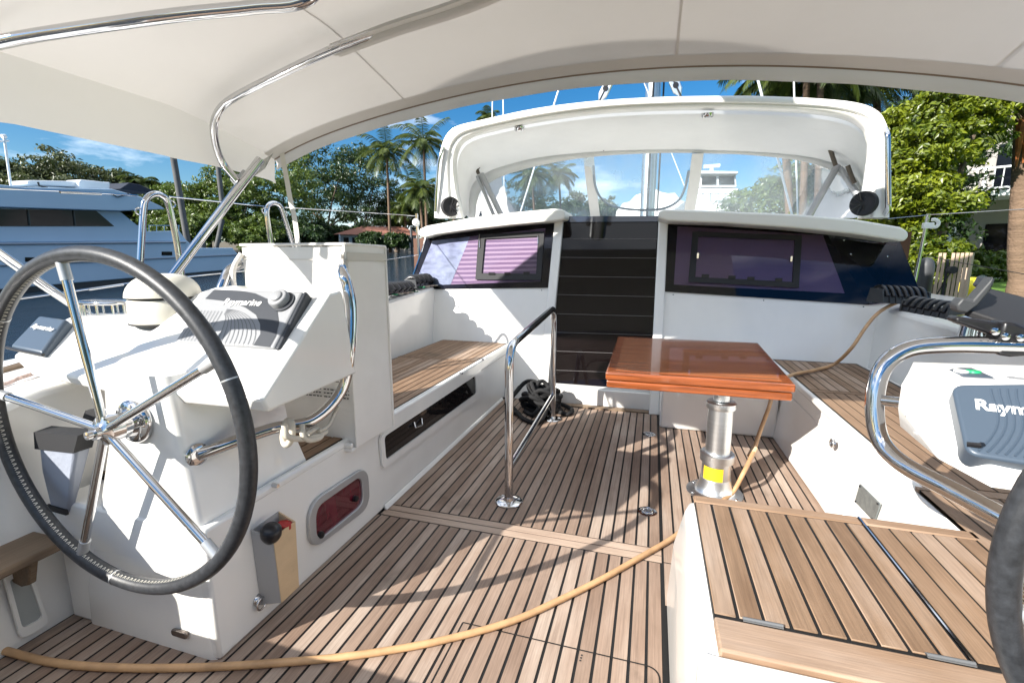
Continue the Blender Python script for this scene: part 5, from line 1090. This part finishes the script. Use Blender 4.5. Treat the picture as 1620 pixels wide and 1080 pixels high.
# ================================================================ MOTOR YACHT across the channel
YA0, YB0_ = PW(0, 466), PW(385, 430)
yd = (YB0_ - YA0); yd.z = 0; yd.normalize(); yn = Vector((yd.y, -yd.x, 0)); yn = yn if yn.dot(-YA0) > 0 else -yn
def YP(u, v, off=0):
    p0 = YA0 + yn * off; d = ray(u, v); return C0 + d * ((p0 - C0).dot(yn) / d.dot(yn))
my = thing('motor_yacht', YP(200, 455), 'large pale blue and white motor yacht lying across the channel to port', 'motor yacht')
def yslab(pts, off, depth, m, nm, par=my, bev=.05):
    b = MB(); b.prism([YP(u, v, off) for u, v in pts], -yn * depth); return build(nm, b, m, par, bevel=bev)
hl = yslab([(-420, 500), (-420, 372), (0, 384), (296, 381), (311, 392.5), (368, 392), (389, 417), (385, 425), (0, 458)], 0, 6.5, BOATB, 'hull')
yslab([(-420, 508), (-420, 498), (0, 456), (384, 424.5), (383, 431), (0, 468)], -.05, 6.3, BOOTM, 'boot_stripe', hl, 0)
b = MB(); b.tube([YP(-420, 380, .03), YP(0, 386, .03), YP(294, 383, .03)], .06, 6); b.tube([YP(-420, 432, .03), YP(0, 420, .03), YP(375, 403, .03)], .05, 6); build('rub_rail', b, mat('rub_grey', (.22, .26, .32), .4), hl, smooth=True)
sup = yslab([(-420, 372), (-420, 326), (0, 328), (190, 334), (217, 356), (232, 358), (233, 366), (284, 365), (296, 381), (0, 384)], -.45, 5.4, BOATB, 'superstructure')
yslab([(-420, 330), (0, 331), (151, 332.6), (181, 358), (0, 358), (-420, 357)], -.42, .06, DKGLASS, 'window', sup, 0)
b = MB()
for u in (-60, 44, 116): b.tube([YP(u, 332, -.40), YP(u + 3, 357, -.40)], .05, 6)
build('window_mullion', b, BLACK, sup)
yslab([(-420, 290), (0, 292), (40, 296), (178, 299), (225, 312), (255, 326), (262, 331), (190, 334), (0, 328), (-420, 326)], .1, 6.2, BOATB, 'flybridge')
for q in (((107, 404), (127, 404), (127, 411), (107, 411)), ((157, 402), (175, 402), (175, 409), (157, 409)), ((256, 398), (272.6, 398), (272.6, 404), (256, 404)), ((40, 407), (60, 407), (60, 414), (40, 414))):
    yslab(q, .02, .05, DKGLASS, 'port_light', hl, 0)
yslab([(46, 292), (46, 286), (50, 285), (174, 288), (174, 301), (150, 300), (120, 296)], -1.5, 1.6, YWHITE, 'tender')
yslab([(125, 288), (128, 284), (150, 286), (172, 289), (172, 301), (126, 299)], -1.2, 1.2, YWHITE, 'tender_console')
yslab([(190, 299), (205, 289), (222, 292), (246, 303), (250, 306)], -2, 2.5, mat('navy_canvas', (.015, .02, .035), .8), 'canvas_top')
b = MB(); b.tube([YP(18, 300, -2), YP(6, 214, -2)], .06, 8); b.tube([YP(-2, 224, -2), YP(14, 223, -2)], .05, 6); b.tube([YP(3, 216, -2), YP(9, 216, -2)], .12, 6); build('signal_mast', b, YWHITE, my, smooth=True)
b = MB()
for u in (236, 248, 260, 272, 283): b.tube([YP(u, 366, -.5), YP(u, 356, -.5)], .025, 6)
b.tube([YP(234, 356.5, -.5), YP(284, 357, -.5)], .025, 6); build('deck_rail', b, STEEL, my, smooth=True)
b = MB(); b.tube([YP(60, 288, -1), YP(62, 294, -1), YP(75, 297, -1)], .05, 6); b.tube([YP(176, 306, .15), YP(186, 312, .15), YP(205, 306, .15)], .03, 6); build('roof_line', b, BLACK, my, smooth=True)

# pilings
for (p, q2, dd, rr_, lb_) in (((272, 236), (297, 385), 62, .30, 'tall leaning dark piling rising in front of the port trees'), ((343, 246), (349, 300), 66, .26, 'dark piling seen just under the awning edge by the frame hoop'), ((352, 347), (341, 397), 58, .22, 'short leaning bluish post beyond the motor yacht stern'), ((320, 383), (321, 396), 58, .28, 'short pale post stub beside the motor yacht stern'), ((650, 358), (652, 402), 85, .22, 'thin dock post in front of the red roofed house')):
    b = MB(); a, c = PD(*p, dd), PD(*q2, dd); c = c + (c - a) * .35; b.tube([a, c], rr_, 10); tag(build('piling', b, PILE, smooth=True), lb_, 'piling', 'mooring piles in the channel')

# ================================================================ VEGETATION
def leafcloud(mb, blobs, n, size, asp=.55, shell=.55, fold=True, rng=random):
    tot = sum(r[0] * r[1] * r[2] for _, r in blobs)
    for c, r in blobs:
        c = Vector(c); k = max(8, int(n * r[0] * r[1] * r[2] / tot))
        for _ in range(k):
            z = rng.uniform(-1, 1); a = rng.uniform(0, 6.2832); s_ = math.sqrt(1 - z * z); rad = shell + (1 - shell) * rng.random() ** .6
            rad *= 1 + .18 * math.sin(a * 3 + z * 4 + c.x)
            d = Vector((s_ * math.cos(a), s_ * math.sin(a), z)); p = c + Vector((d.x * r[0], d.y * r[1], d.z * r[2])) * rad
            nrm = (d + Vector((rng.gauss(0, .6), rng.gauss(0, .6), rng.gauss(0, .6) + .5))).normalized(); t1 = nrm.orthogonal().normalized(); a2 = rng.uniform(0, 6.28)
            t1 = (t1 * math.cos(a2) + nrm.cross(t1) * math.sin(a2)); t2 = nrm.cross(t1); L_ = size * rng.uniform(.6, 1.3); w_ = L_ * asp
            o = len(mb.v); tip = p + t1 * L_ - nrm * L_ * .18
            mb.v += [p - t1 * L_ * .2, p + t1 * L_ * .35 + t2 * w_ * .5, tip, p + t1 * L_ * .35 - t2 * w_ * .5]; mb.f.append([o, o + 1, o + 2, o + 3]); mb.m.append(0)
    return mb
def cluster(blobs, k, f, rng):
    out = []
    for c, r in blobs:
        c = Vector(c); out.append((tuple(c), tuple(x * .55 for x in r)))
        for _ in range(k):
            z = rng.uniform(-.75, 1); a = rng.uniform(0, 6.2832); s_ = math.sqrt(max(0, 1 - z * z)); d = Vector((s_ * math.cos(a) * r[0], s_ * math.sin(a) * r[1], z * r[2])) * rng.uniform(.7, 1.05)
            q = f * rng.uniform(.7, 1.3); out.append((tuple(c + d), (r[0] * q, r[1] * q, r[2] * q * .75)))
    return out
def treebuild(name, label, cat, base, top_h, blobs, n, size, lm, trunk_r=.25, group=None, limbs=6, asp=.55, bark=BARK):
    base = Vector(base); T_ = thing(name, base, label, cat, group); rng = random.Random(hash(label) % 9999 if False else sum(map(ord, label)))
    mb = MB(); leafcloud(mb, cluster(blobs, 7, .36, rng), n, size, asp, shell=.35, rng=rng)
    me_o = build('crown', mb, lm, T_, flip=True)
    b = MB(); cz = min(bb[0][2] for bb in blobs); cen = sum((Vector(bb[0]) for bb in blobs), Vector()) / len(blobs)
    fork = base.lerp(Vector((cen.x, cen.y, cz)), .55); P = spline([base - Vector((0, 0, .3)), base.lerp(fork, .5) + Vector((rng.uniform(-.2, .2), 0, 0)) * trunk_r * 3, fork], 4)
    b.tube(P, [trunk_r * (1.25 - .5 * i / len(P)) for i in range(len(P))], 10)
    for c, r in blobs[:limbs]:
        c = Vector(c); m_ = fork.lerp(c, .5) + Vector((rng.uniform(-.3, .3), rng.uniform(-.3, .3), .2)) * trunk_r * 2; P = spline([fork, m_, c], 4); b.tube(P, [trunk_r * .55 * (1 - .75 * i / len(P)) for i in range(len(P))], 7)
    build('trunk', b, bark, T_, smooth=True); return T_
def at_tree(u, dist, vtop, label, width, n=2600, size=.8, lm=LF_M, nb=9, name='broadleaf_tree', group='trees on the far bank', squash=.5, cat='tree', tr=.3, vbot=None):
    g = PD(u, 408, dist); gz = envz(g.y, .5); top = PD(u, vtop, dist).z; H_ = top - gz; rng = random.Random(int(u * 7 + dist)); blobs = []
    zb = gz + H_ * .12
    for i in range(nb):
        t_ = (i + .5) / nb; z = zb + (top - zb) * (.18 + .66 * t_); ww = width * .5 * math.sin(math.pi * (.22 + .62 * t_)) ** .8
        a = i * 2.4; rr = width * (.22 + rng.uniform(0, .08)); blobs.append(((g.x + math.cos(a) * ww * .75, g.y + math.sin(a) * ww * .5, z), (rr, rr * .9, rr * squash * 1.15)))
    blobs.append(((g.x, g.y, top - width * .12), (width * .22, width * .2, width * .13)))
    for i in range(nb): 
        a = i * 1.9 + 1; rr = width * .14; blobs.append(((g.x + math.cos(a) * width * .47, g.y + math.sin(a) * width * .3, zb + (top - zb) * rng.uniform(.25, .8)), (rr, rr, rr * .7)))
    return treebuild(name, label, cat, (g.x, g.y, gz), H_, blobs, n, size, lm, tr, group)
LT = [(-40, 118, 262, 'olive tree at the far left edge behind the motor yacht', 17, LF_O), (38, 112, 246, 'feathery olive tree behind the motor yacht signal mast', 15, LF_O), (100, 110, 240, 'tallest feathery olive tree rising over the yacht tender', 15, LF_O),
      (150, 116, 252, 'olive tree rising behind the yacht flybridge', 14, LF_O), (196, 108, 272, 'small olive tree behind the dark canvas on the yacht roof', 12, LF_O), (240, 112, 282, 'low bushy tree left of the tall leaning piling', 12, LF_M)]
for u, d, v, lb_, wd_, lm_ in LT: at_tree(u, d, v, lb_, wd_, 9000, .55, lm_, 9, tr=.35)
MT = [(285, 98, 292, 'rounded light green tree right of the leaning piling', 12, LF_M), (335, 92, 283, 'light green bushy tree behind the diagonal awning strut', 12, LF_M), (385, 90, 262, 'mid green tree between the awning strut and the strap', 13, LF_M), (440, 92, 236, 'dense green tree behind the hanging webbing strap', 15, LF_M), (300, 88, 335, 'low sunlit shrub by the water beyond the yacht stern', 9, LF_M), (405, 84, 345, 'low shrub mass behind the smaller gate hoop', 10, LF_M), (470, 84, 350, 'low dark shrub above the vinyl cover', 9, LF_D)]
for u, d, v, lb_, wd_, lm_ in MT: at_tree(u, d, v, lb_, wd_, 9000, .45, lm_, 9, tr=.3)
DT = [(628, 85, 370, 'dark shrub in front of the right end of the red roofed house', 4, LF_D), (500, 97, 352, 'low dark hedge under the spreading dark tree', 8, LF_D), (553, 98, 356, 'low dark hedge left of the red roofed house', 7, LF_D), (586, 86, 368, 'low dark shrub partly hiding the red roofed house', 4, LF_D), (520, 106, 214, 'large spreading dark tree under the awning front edge', 19, LF_D), (575, 110, 232, 'dark spreading tree just left of the coconut palms', 17, LF_D), (640, 112, 300, 'dark tree behind the coconut palm trunks', 14, LF_D), (690, 104, 290, 'dark tree hidden behind the port edge of the sprayhood', 13, LF_D),]
for u, d, v, lb_, wd_, lm_ in DT: at_tree(u, d, v, lb_, wd_, 11000, .48, lm_, 9, tr=.4)
WT = [(760, 108, 270, 'tree seen through the creased port hood window', 16, LF_D), (850, 112, 300, 'rounded tree low in the port hood window', 17, LF_D), (915, 118, 308, 'far tree beside the left zip strap', 15, LF_D), (950, 124, 316, 'low far tree left of the mast in the centre window', 14, LF_D)]
for u, d, v, lb_, wd_, lm_ in WT: at_tree(u, d, v, lb_, wd_, 6000, .6, lm_, 8, tr=.4)

# palms
def frond(mb, base, az, el, length, droop, nleaf=30, leaf=.9, wd=.06, rng=random):
    P = []; d = Vector((math.cos(az) * math.cos(el), math.sin(az) * math.cos(el), math.sin(el))); p = Vector(base); st = length / 14
    for i in range(15):
        P.append(p.copy()); p = p + d * st; d = (d + Vector((0, 0, -droop / 14))).normalized()
    side = Vector((-math.sin(az), math.cos(az), 0))
    for i in range(nleaf):
        t_ = .12 + .88 * i / nleaf; f = t_ * 13.99; k = int(f); q = P[k].lerp(P[min(k + 1, 14)], f - k); tg_ = (P[min(k + 1, 14)] - P[k]).normalized()
        L_ = leaf * (math.sin(math.pi * (.12 + .80 * t_)) ** .7) * rng.uniform(.85, 1.1)
        for sgn in (-1, 1):
            dd = (side * sgn * .85 + tg_ * .65 + Vector((0, 0, -.35 + rng.uniform(-.15, .1)))).normalized(); dn = (dd + Vector((0, 0, -.55))).normalized()
            wv = tg_ * wd; o = len(mb.v); m_ = q + dd * L_ * .5; mb.v += [q - wv * .5, q + wv * .5, m_ + wv * .5, q + dd * L_ * .5 + dn * L_ * .5, m_ - wv * .5]; mb.f.append([o, o + 1, o + 2, o + 3, o + 4]); mb.m.append(0)
    o = len(mb.v)
    return P
def make_palm(name, label, base, crown, nf=18, length=3.2, leaf=.9, r0=.2, lean=None, group=None, lm=LF_P, wd=.07, nleaf=30, cat='palm tree', el0=(-.5, 1.25)):
    base = Vector(base); crown = Vector(crown); T_ = thing(name, base, label, cat, group); rng = random.Random(sum(map(ord, label)))
    mb = MB(); rb_ = MB()
    for i in range(nf):
        az = i * 2.39996 + rng.uniform(-.2, .2); el = el0[0] + (el0[1] - el0[0]) * (i / nf) + rng.uniform(-.1, .1)
        P = frond(mb, crown, az, el, length * rng.uniform(.85, 1.1), 1.5 + rng.uniform(-.2, .5), nleaf, leaf, wd, rng); rb_.tube(P, [length * .010 * (1.2 - i_ / 14) for i_ in range(15)], 5)
    build('fronds', mb, lm, T_, flip=True); build('frond_stems', rb_, LF_P, T_, smooth=True)
    b = MB(); P = spline([base - Vector((0, 0, .4)), base.lerp(crown, .45) + (lean or Vector((0, 0, 0))), crown - Vector((0, 0, .1))], 6); b.tube(P, [r0 * (1.35 - .6 * (i / len(P)) ** .5) for i in range(len(P))], 12); build('trunk', b, PALMB, T_, smooth=True)
    b = MB(); b.lathe([(r0 * .8, -.7 * length / 3), (r0 * 1.05, -.3), (r0 * .9, .0), (r0 * .4, .3)], crown, seg=12); build('crown_shaft', b, LF_P, T_, smooth=True); return T_
for (u, d, v, vt, lb_, ln) in ((612, 88, 240, 205, 'coconut palm left of the pair beside the sprayhood', 6.0), (670, 84, 226, 182, 'tallest coconut palm just left of the sprayhood corner', 6.2), (664, 78, 300, 262, 'shorter coconut palm standing below the tallest palm', 4.6), (772, 120, 186, 170, 'far palm whose tip shows above the port end of the hood', 3.6),
                             (842, 92, 278, 250, 'coconut palm blurred in the port hood window', 5.0), (884, 98, 276, 250, 'second palm in the port hood window right of the slanting shroud', 4.6), (640, 96, 330, 300, 'small palm low behind the pair of coconut palms', 3.6), (222, 104, 292, 270, 'short palm in the trees behind the yacht canvas', 3.6), (715, 90, 300, 268, 'coconut palm in the creased corner of the port hood window', 4.6)):
    g = PD(u, 408, d); c = PD(u, v, d); make_palm('coconut_palm', lb_, (g.x + .8, g.y, envz(g.y, .5)), c, 24, ln, 1.7, .24, group='coconut palms on the far bank', wd=.13, nleaf=22)

# starboard bank
def grd(u, d): g = PD(u, 408, d); return Vector((g.x, g.y, envz(g.y, .55)))
# big sunlit sea grape / ficus
g = grd(1490, 17); blobs = []; rng = random.Random(5)
for (u, v, dd, r_) in ((1420, 300, 16.5, 1.3), (1440, 230, 17, 1.4), (1470, 180, 17.5, 1.4), (1510, 175, 18, 1.0), (1560, 160, 19, 1.0), (1475, 255, 16.5, 1.2), (1445, 370, 16, 1.2), (1410, 240, 17.5, 1.1), (1480, 320, 16, 1.3), (1490, 405, 16, .8), (1430, 420, 16, .9), (1600, 160, 19, 1.0), (1450, 275, 16.6, 1.5), (1455, 330, 16.4, 1.4), (1470, 225, 17, 1.4), (1500, 215, 17.5, 1.2), (1520, 240, 18, .9), (1460, 395, 16, 1.2), (1575, 200, 19, 1.0), (1490, 345, 17, .6), (1400, 350, 17, 1.2), (1475, 425, 16.5, .8), (1560, 175, 19, .7), (1415, 195, 18.5, .9), (1505, 150, 18.5, 1.1), (1550, 160, 18.5, 1.1)):
    c = PD(u, v, dd); r_ *= .62 if u >= 1440 else .85; blobs.append((tuple(c), (r_, r_, r_ * .85)))
treebuild('broadleaf_tree', 'large sunlit yellow green tree right of the sprayhood', 'tree', g, 6, blobs, 46000, .115, LF_Y, .22, None, 8, .62)
at_tree(1420, 26, 150, 'dark tree behind the sprayhood starboard corner with blue gaps', 5.5, 9000, .19, LF_D, 8, group='trees on the starboard bank')
at_tree(1590, 42, 95, 'dark tall tree backing the sunlit tree under the awning edge', 8, 11000, .2, LF_D, 9, group='trees on the starboard bank')
at_tree(1235, 36, 262, 'green tree in the starboard hood window beside the white boat', 7, 8000, .24, LF_M, 8, group='trees on the starboard bank')
at_tree(1300, 30, 250, 'green tree filling the right half of the starboard hood window', 7, 8000, .22, LF_M, 8, group='trees on the starboard bank')
at_tree(1352, 24, 285, 'sunny shrub at the right end of the starboard hood window', 4, 6000, .15, LF_Y, 7, group='trees on the starboard bank')
at_tree(1760, 46, 150, 'dark tree just outside the right edge behind the palm', 9, 3000, .4, LF_D, 8, group='trees on the starboard bank')
at_tree(1450, 19, 395, 'low hedge under the sunlit tree', 2.6, 2600, .2, LF_M, 7, name='shrub', cat='shrub', tr=.08, group='shrubs by the lawn')
at_tree(1545, 27, 397, 'low shrub in front of the white house porch', 2.2, 2200, .2, LF_M, 7, name='shrub', cat='shrub', tr=.08, group='shrubs by the lawn')
for (u, d, v, lb_, ln) in ((1235, 24, 118, 'palm crown hanging over the hood left of the dead fronds', 2.9), (1310, 24, 122, 'palm with brown dead sheath above the starboard part of the hood', 3.0), (1385, 26, 128, 'palm crown above the sprayhood starboard corner', 2.9)):
    g = grd(u + 25, d); c = PD(u, v, d); make_palm('palm_tree', lb_, g, c, 22, ln, .95, .17, group='palms over the starboard hood', wd=.06, nleaf=34)
# near palm with its trunk at the right edge
g = PW(1606, 470, .55); g = Vector((g.x, g.y, envz(g.y, .55))); dg = math.hypot(g.x, g.y)
T_ = thing('palm_tree', g, 'thick ringed palm trunk at the right edge of the lawn with drooping fronds', 'palm tree')
b = MB(); P = spline([PD(1625, 482, dg), PD(1614, 440, dg), PD(1613, 380, dg), PD(1618, 300, dg), PD(1622, 230, dg), PD(1626, 120, dg)], 6); wpx = dg / 742 / 1.0
b.tube(P, [dg * max(.0125, .027 - .0024 * i) for i in range(len(P))], 16); build('trunk', b, PALMB, T_, smooth=True)
b = MB(); c = PD(1622, 225, dg); 
for k in range(5): b.tube(spline([c + Vector((-.25 + .1 * k, -.22, .6)), c + Vector((-.38 + .16 * k, -.42, .1)), c + Vector((-.33 + .14 * k, -.40, -.75 + .1 * k))], 4), [.10, .12, .13, .12, .10, .08, .06, .04, .02], 6)
build('dead_sheaths', b, DEADF, T_, smooth=True)
mb = MB(); rb_ = MB(); c = PD(1626, 150, dg); rng = random.Random(4)
for (az, el, ln, dr) in ((2.9, .75, 3.6, 1.9), (2.4, .55, 3.6, 2.0), (3.5, .6, 3.4, 2.2), (3.9, .3, 3.2, 2.2), (3.1, .15, 3.0, 1.9), (2.7, .95, 3.4, 1.6), (1.9, .4, 3.4, 2.0), (4.6, .4, 3.2, 2.0), (0.5, .6, 3.4, 1.8), (5.6, .6, 3.4, 1.8), (1.2, .6, 3.4, 1.8), (3.3, -.25, 2.6, 1.6)):
    PP = frond(mb, c, az, el, ln, dr, 46, 1.0, .045, rng); rb_.tube(PP, [.035 * (1.2 - i_ / 14) for i_ in range(15)], 6)
build('fronds', mb, LF_P, T_, flip=True); build('frond_stems', rb_, LF_Y, T_, smooth=True)
# pale palms whose trunks cross the hood window
for (u0, u1, lb_) in ((1272, 1278, 'palm with pale upright trunk in the starboard hood window'), (1296, 1300, 'second pale trunked palm right of the first in starboard hood window')):
    make_palm('palm_tree', lb_, grd(u0, 21), PD(u1, 60, 21), 16, 2.6, .9, .13, group='palms over the starboard hood', wd=.06, nleaf=30)

# red roofed house on the far bank
hd = 92; hs0 = thing('house', PD(600, 402, hd), 'low cream house with terracotta roof among the trees on the far bank', 'house')
def HP(u, v, d=hd): return PD(u, v, d)
dv = (HP(655, 400) - HP(540, 400)); dv.z = 0; dv.normalize(); dn_ = Vector((-dv.y, dv.x, 0))
if dn_.dot(HP(600, 400)) < 0: dn_ = -dn_
hz = envz(PD(600, 400, hd).y, .5)
a = HP(536, 385); c = HP(662, 385); a.z = c.z = hz; ht_ = HP(600, 372).z
b = MB(); b.prism([a, c, Vector((c.x, c.y, ht_)), Vector((a.x, a.y, ht_))], dn_ * 9); wl = build('wall', b, HWALL, hs0)
ev = [a - dv * .8 - dn_ * .9, c + dv * .8 - dn_ * .9, c + dv * .8 + dn_ * 9.9, a - dv * .8 + dn_ * 9.9]; zr = HP(600, 356).z
rt = [a.lerp(c, .28) + dn_ * 4.5, a.lerp(c, .82) + dn_ * 4.5]
b = MB(); E_ = [Vector((p.x, p.y, ht_)) for p in ev]; Rr = [Vector((p.x, p.y, zr)) for p in rt]
b.add(E_ + Rr, [(0, 1, 5, 4), (1, 2, 5), (2, 3, 4, 5), (3, 0, 4), (3, 2, 1, 0)]); build('roof', b, ROOFT, hs0)
for i in range(9):
    p = a.lerp(c, .06 + i * .105) - dn_ * .03; w_ = dv * .9; b = MB(); z0_, z1_ = hz + .5, hz + (ht_ - hz) * .82
    b.prism([Vector((p.x, p.y, z0_)), Vector((p.x + w_.x, p.y + w_.y, z0_)), Vector((p.x + w_.x, p.y + w_.y, z1_)), Vector((p.x, p.y, z1_))], dn_ * .05); build('window', b, DKGLASS, hs0)
for i in range(5):
    p = a.lerp(c, .02 + i * .24) - dn_ * .8; b = MB(); b.tube([Vector((p.x, p.y, hz)), Vector((p.x, p.y, ht_))], .13, 8); build('porch_post', b, YWHITE, hs0)

# white house with balcony behind the starboard tree
hd2 = 29; h2_ = thing('house', PD(1580, 400, hd2), 'white two storey house with railed balcony behind the sunlit tree', 'house')
def H2(u, v, d=hd2): return PD(u, v, d)
a = H2(1500, 400); c = H2(1680, 400); dv = (c - a); dv.z = 0; dv.normalize(); dn_ = Vector((-dv.y, dv.x, 0)); dn_ = dn_ if dn_.dot(a) > 0 else -dn_
def HH(s_, z, off=0): p = a + dv * s_ + dn_ * off; return Vector((p.x, p.y, z))
gz = envz(a.y, .5); zb_ = H2(1570, 302).z; zt_ = H2(1570, 150).z; WL = (c - a).length
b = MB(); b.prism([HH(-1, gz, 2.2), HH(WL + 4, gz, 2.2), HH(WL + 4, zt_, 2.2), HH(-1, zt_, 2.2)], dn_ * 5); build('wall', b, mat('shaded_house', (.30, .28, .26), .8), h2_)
b = MB(); b.prism([HH(-.3, zb_ - .22), HH(WL + 4, zb_ - .22), HH(WL + 4, zb_), HH(-.3, zb_)], dn_ * 2.2); build('balcony', b, YWHITE, h2_)
b = MB(); b.prism([HH(-1, gz, 0), HH(WL + 4, gz, 0), HH(WL + 4, gz + .15, 0), HH(-1, gz + .15, 0)], dn_ * 2.2); build('porch_floor', b, YWHITE, h2_)
for s_ in (0, 2.9, 6.2):
    b = MB(); q = HH(s_, gz + .15); b.box((q.x - .17, q.y, gz + .15), (q.x + .17, q.y + .3, zb_ - .22)); build('column', b, YWHITE, h2_)
b = MB(); n = 22
b.tube([HH(-.3, zb_ + .95, .1), HH(WL + 4, zb_ + .95, .1)], .045, 6); b.tube([HH(-.3, zb_ + .12, .1), HH(WL + 4, zb_ + .12, .1)], .04, 6)
for i in range(34): s_ = -.3 + i * .27; b.tube([HH(s_, zb_, .1), HH(s_, zb_ + .95, .1)], .022 if i % 4 else .07, 5)
build('railing', b, YWHITE, h2_, smooth=True)
for s_ in (1.0, 3.8):
    b = MB(); b.prism([HH(s_, gz + .3, 2.17), HH(s_ + 1.6, gz + .3, 2.17), HH(s_ + 1.6, gz + 2.4, 2.17), HH(s_, gz + 2.4, 2.17)], dn_ * .02); build('window', b, DKGLASS, h2_)
    b = MB(); b.prism([HH(s_, zb_ + .1, 2.17), HH(s_ + 1.3, zb_ + .1, 2.17), HH(s_ + 1.3, zb_ + 2.2, 2.17), HH(s_, zb_ + 2.2, 2.17)], dn_ * .02); build('window', b, DKGLASS, h2_)

# tan slatted bin enclosure on the quay
bd = 6.4; bn = thing('slatted_bin', PD(1500, 480, bd), 'tan slatted refuse enclosure standing on the quay by the palm', 'bin')
a = PD(1473, 480, bd); c = PD(1520, 486, bd); dv = (c - a); dv.z = 0; dv.normalize(); dn_ = Vector((-dv.y, dv.x, 0)); dn_ = dn_ if dn_.dot(a) > 0 else -dn_
zt_ = PD(1505, 400, bd).z; gz = envz(a.y, .55); WL = (c - a).length
b = MB()
for i in range(7):
    p = a + dv * (WL / 7 * i); q = p + dv * (WL / 7 - .008); 
    if i == 2: b.prism([Vector((p.x, p.y, gz)), Vector((q.x, q.y, gz)), Vector((q.x, q.y, zt_ - .06)), Vector((p.x, p.y, zt_ - .06))], dn_ * .02, BLACKM)
    else: b.prism([Vector((p.x, p.y, gz)), Vector((q.x, q.y, gz)), Vector((q.x, q.y, zt_)), Vector((p.x, p.y, zt_))], dn_ * .03, SLAT)
build('slats', b, None, bn)
b = MB(); e = a + dv * WL
for i in range(2):
    p = e + (dn_ * .05 + dv * .008) * i; q = p + (dn_ * .045 + dv * .007); b.prism([Vector((p.x, p.y, gz)), Vector((q.x, q.y, gz)), Vector((q.x, q.y, zt_)), Vector((p.x, p.y, zt_))], dv * .02)
build('side_slats', b, SLAT, bn)
b = MB(); p = PD(1506, 427, bd - .04); b.lathe([(.035, -.03), (.035, .03), (.001, .031)], p, (0, -1, 0), 16); b.tube([a + Vector((0, 0, 0)), p], .006, 5); build('catch', b, BLACKM, bn, smooth=True)
b = MB(); p0 = PD(1523, 424, bd + .5); p1 = PD(1536, 424, bd + .5); b.prism([Vector((p0.x, p0.y, gz)), Vector((p1.x, p1.y, gz)), Vector((p1.x, p1.y, p1.z)), Vector((p0.x, p0.y, p0.z))], dn_ * .2); build('post', b, SLAT, bn)
yb_o = MB(); p = PD(1540, 456, bd + 1.0); yb_o.lathe([(.11, -.08), (.13, -.04), (.13, .03), (.10, .07), (.001, .075)], p, (.3, -.6, .5), 18); tag(build('yellow_cap', yb_o, mat('bright_yellow', (.85, .70, .02), .4), smooth=True), 'bright yellow cap of a dock float beyond the slatted bin', 'float')

# white motor cruiser ahead, seen through the hood window
cy = 40; wb = thing('motor_cruiser', PY(1135, 345, cy), 'white motor cruiser seen through the hood window right of the mast', 'motor cruiser')
def CP(u, v, off=0): return PY(u, v, cy + off)
def cslab(px, off, dy, m, nm, par=wb, bev=.06): b = MB(); b.prism([CP(u, v, off) for u, v in px], (0, dy, 0)); return build(nm, b, m, par, bevel=bev)
cslab([(1092, 395), (1088, 330), (1100, 318), (1166, 318), (1176, 330), (1172, 395)], 0, 9, YWHITE, 'hull')
h_ = cslab([(1100, 318), (1102, 298), (1168, 298), (1166, 318)], .6, 5, YWHITE, 'cabin')
cslab([(1106, 296), (1108, 276), (1164, 276), (1166, 296)], 1, 3.5, YWHITE, 'wheelhouse')
cslab([(1110, 292), (1111, 279), (1133, 279), (1133, 292)], .93, .05, DKGLASS, 'window', h_, 0); cslab([(1137, 292), (1137, 279), (1161, 279), (1162, 292)], .93, .05, DKGLASS, 'window', h_, 0)
cslab([(1104, 275), (1104, 270), (1168, 271), (1168, 275)], .5, 4.5, YWHITE, 'hardtop')
b = MB(); b.tube([CP(1126, 271, 2), CP(1126, 264, 2)], .15, 8); b.tube([CP(1113, 264, 2), CP(1139, 262, 2)], .14, 8); build('radar', b, YWHITE, wb, smooth=True)
b = MB()
for u in (1100, 1112, 1124, 1136, 1148, 1160, 1170): b.tube([CP(u, 318, -.1), CP(u, 306, -.1)], .03, 5)
b.tube([CP(1098, 306, -.1), CP(1172, 306, -.1)], .03, 5); build('bow_rail', b, STEEL, wb, smooth=True)
# covered dinghy / sail bag ahead on the foredeck
sb_ = MB(); c = PY(1035, 338, 10.2); rings = []
for i in range(13):
    t_ = i / 12; rr = .62 * math.sin(math.pi * (.06 + .88 * t_)) ** .6; rings.append([Vector((c.x - .75 + 1.5 * t_, c.y + rr * .6 * math.cos(a), c.z - .15 + max(-.05, rr * .95 * math.sin(a) + .04 * math.sin(i * 2.3)))) for a in [k * math.pi / 8 for k in range(16)]])
sb_.loft(rings); tag(build('covered_dinghy', sb_, VINYL, smooth=True), 'white covered dinghy on the foredeck behind the mast', 'dinghy')

# trees on the banks astern of the camera (they only show as reflections in the steel and acrylic)
src_ = [o for o in COL.objects if o.name.startswith('broadleaf_tree') and o.parent is None and o.get('group') == 'trees on the far bank'][:4]
for i, (x, y) in enumerate(((-62, -20), (-70, -42), (-55, -60), (-38, -66), (-20, -64), (24, -60), (34, -48), (38, -30), (30, -14), (46, -6))):
    r_ = dup(src_[i % 4], (x, y, envz(y, .5)), i * 1.1, (1.0, 1.0, .95 + .08 * (i % 3)), ('tree on the port bank astern, outside the picture', 'tree on the starboard bank astern, outside the picture')[x > 0])
    r_['group'] = ('trees astern to port', 'trees astern to starboard')[x > 0]
for nm_, pl_ in (('port_bank', [(-140, -120), (-48, -14), (-50, -50), (0, -58), (0, -140)]), ('starboard_bank', [(1, -58), (16, -50), (22, -10), (40, 0), (120, -60), (60, -140), (1, -140)])):
    land(nm_, pl_, .5, EARTH)
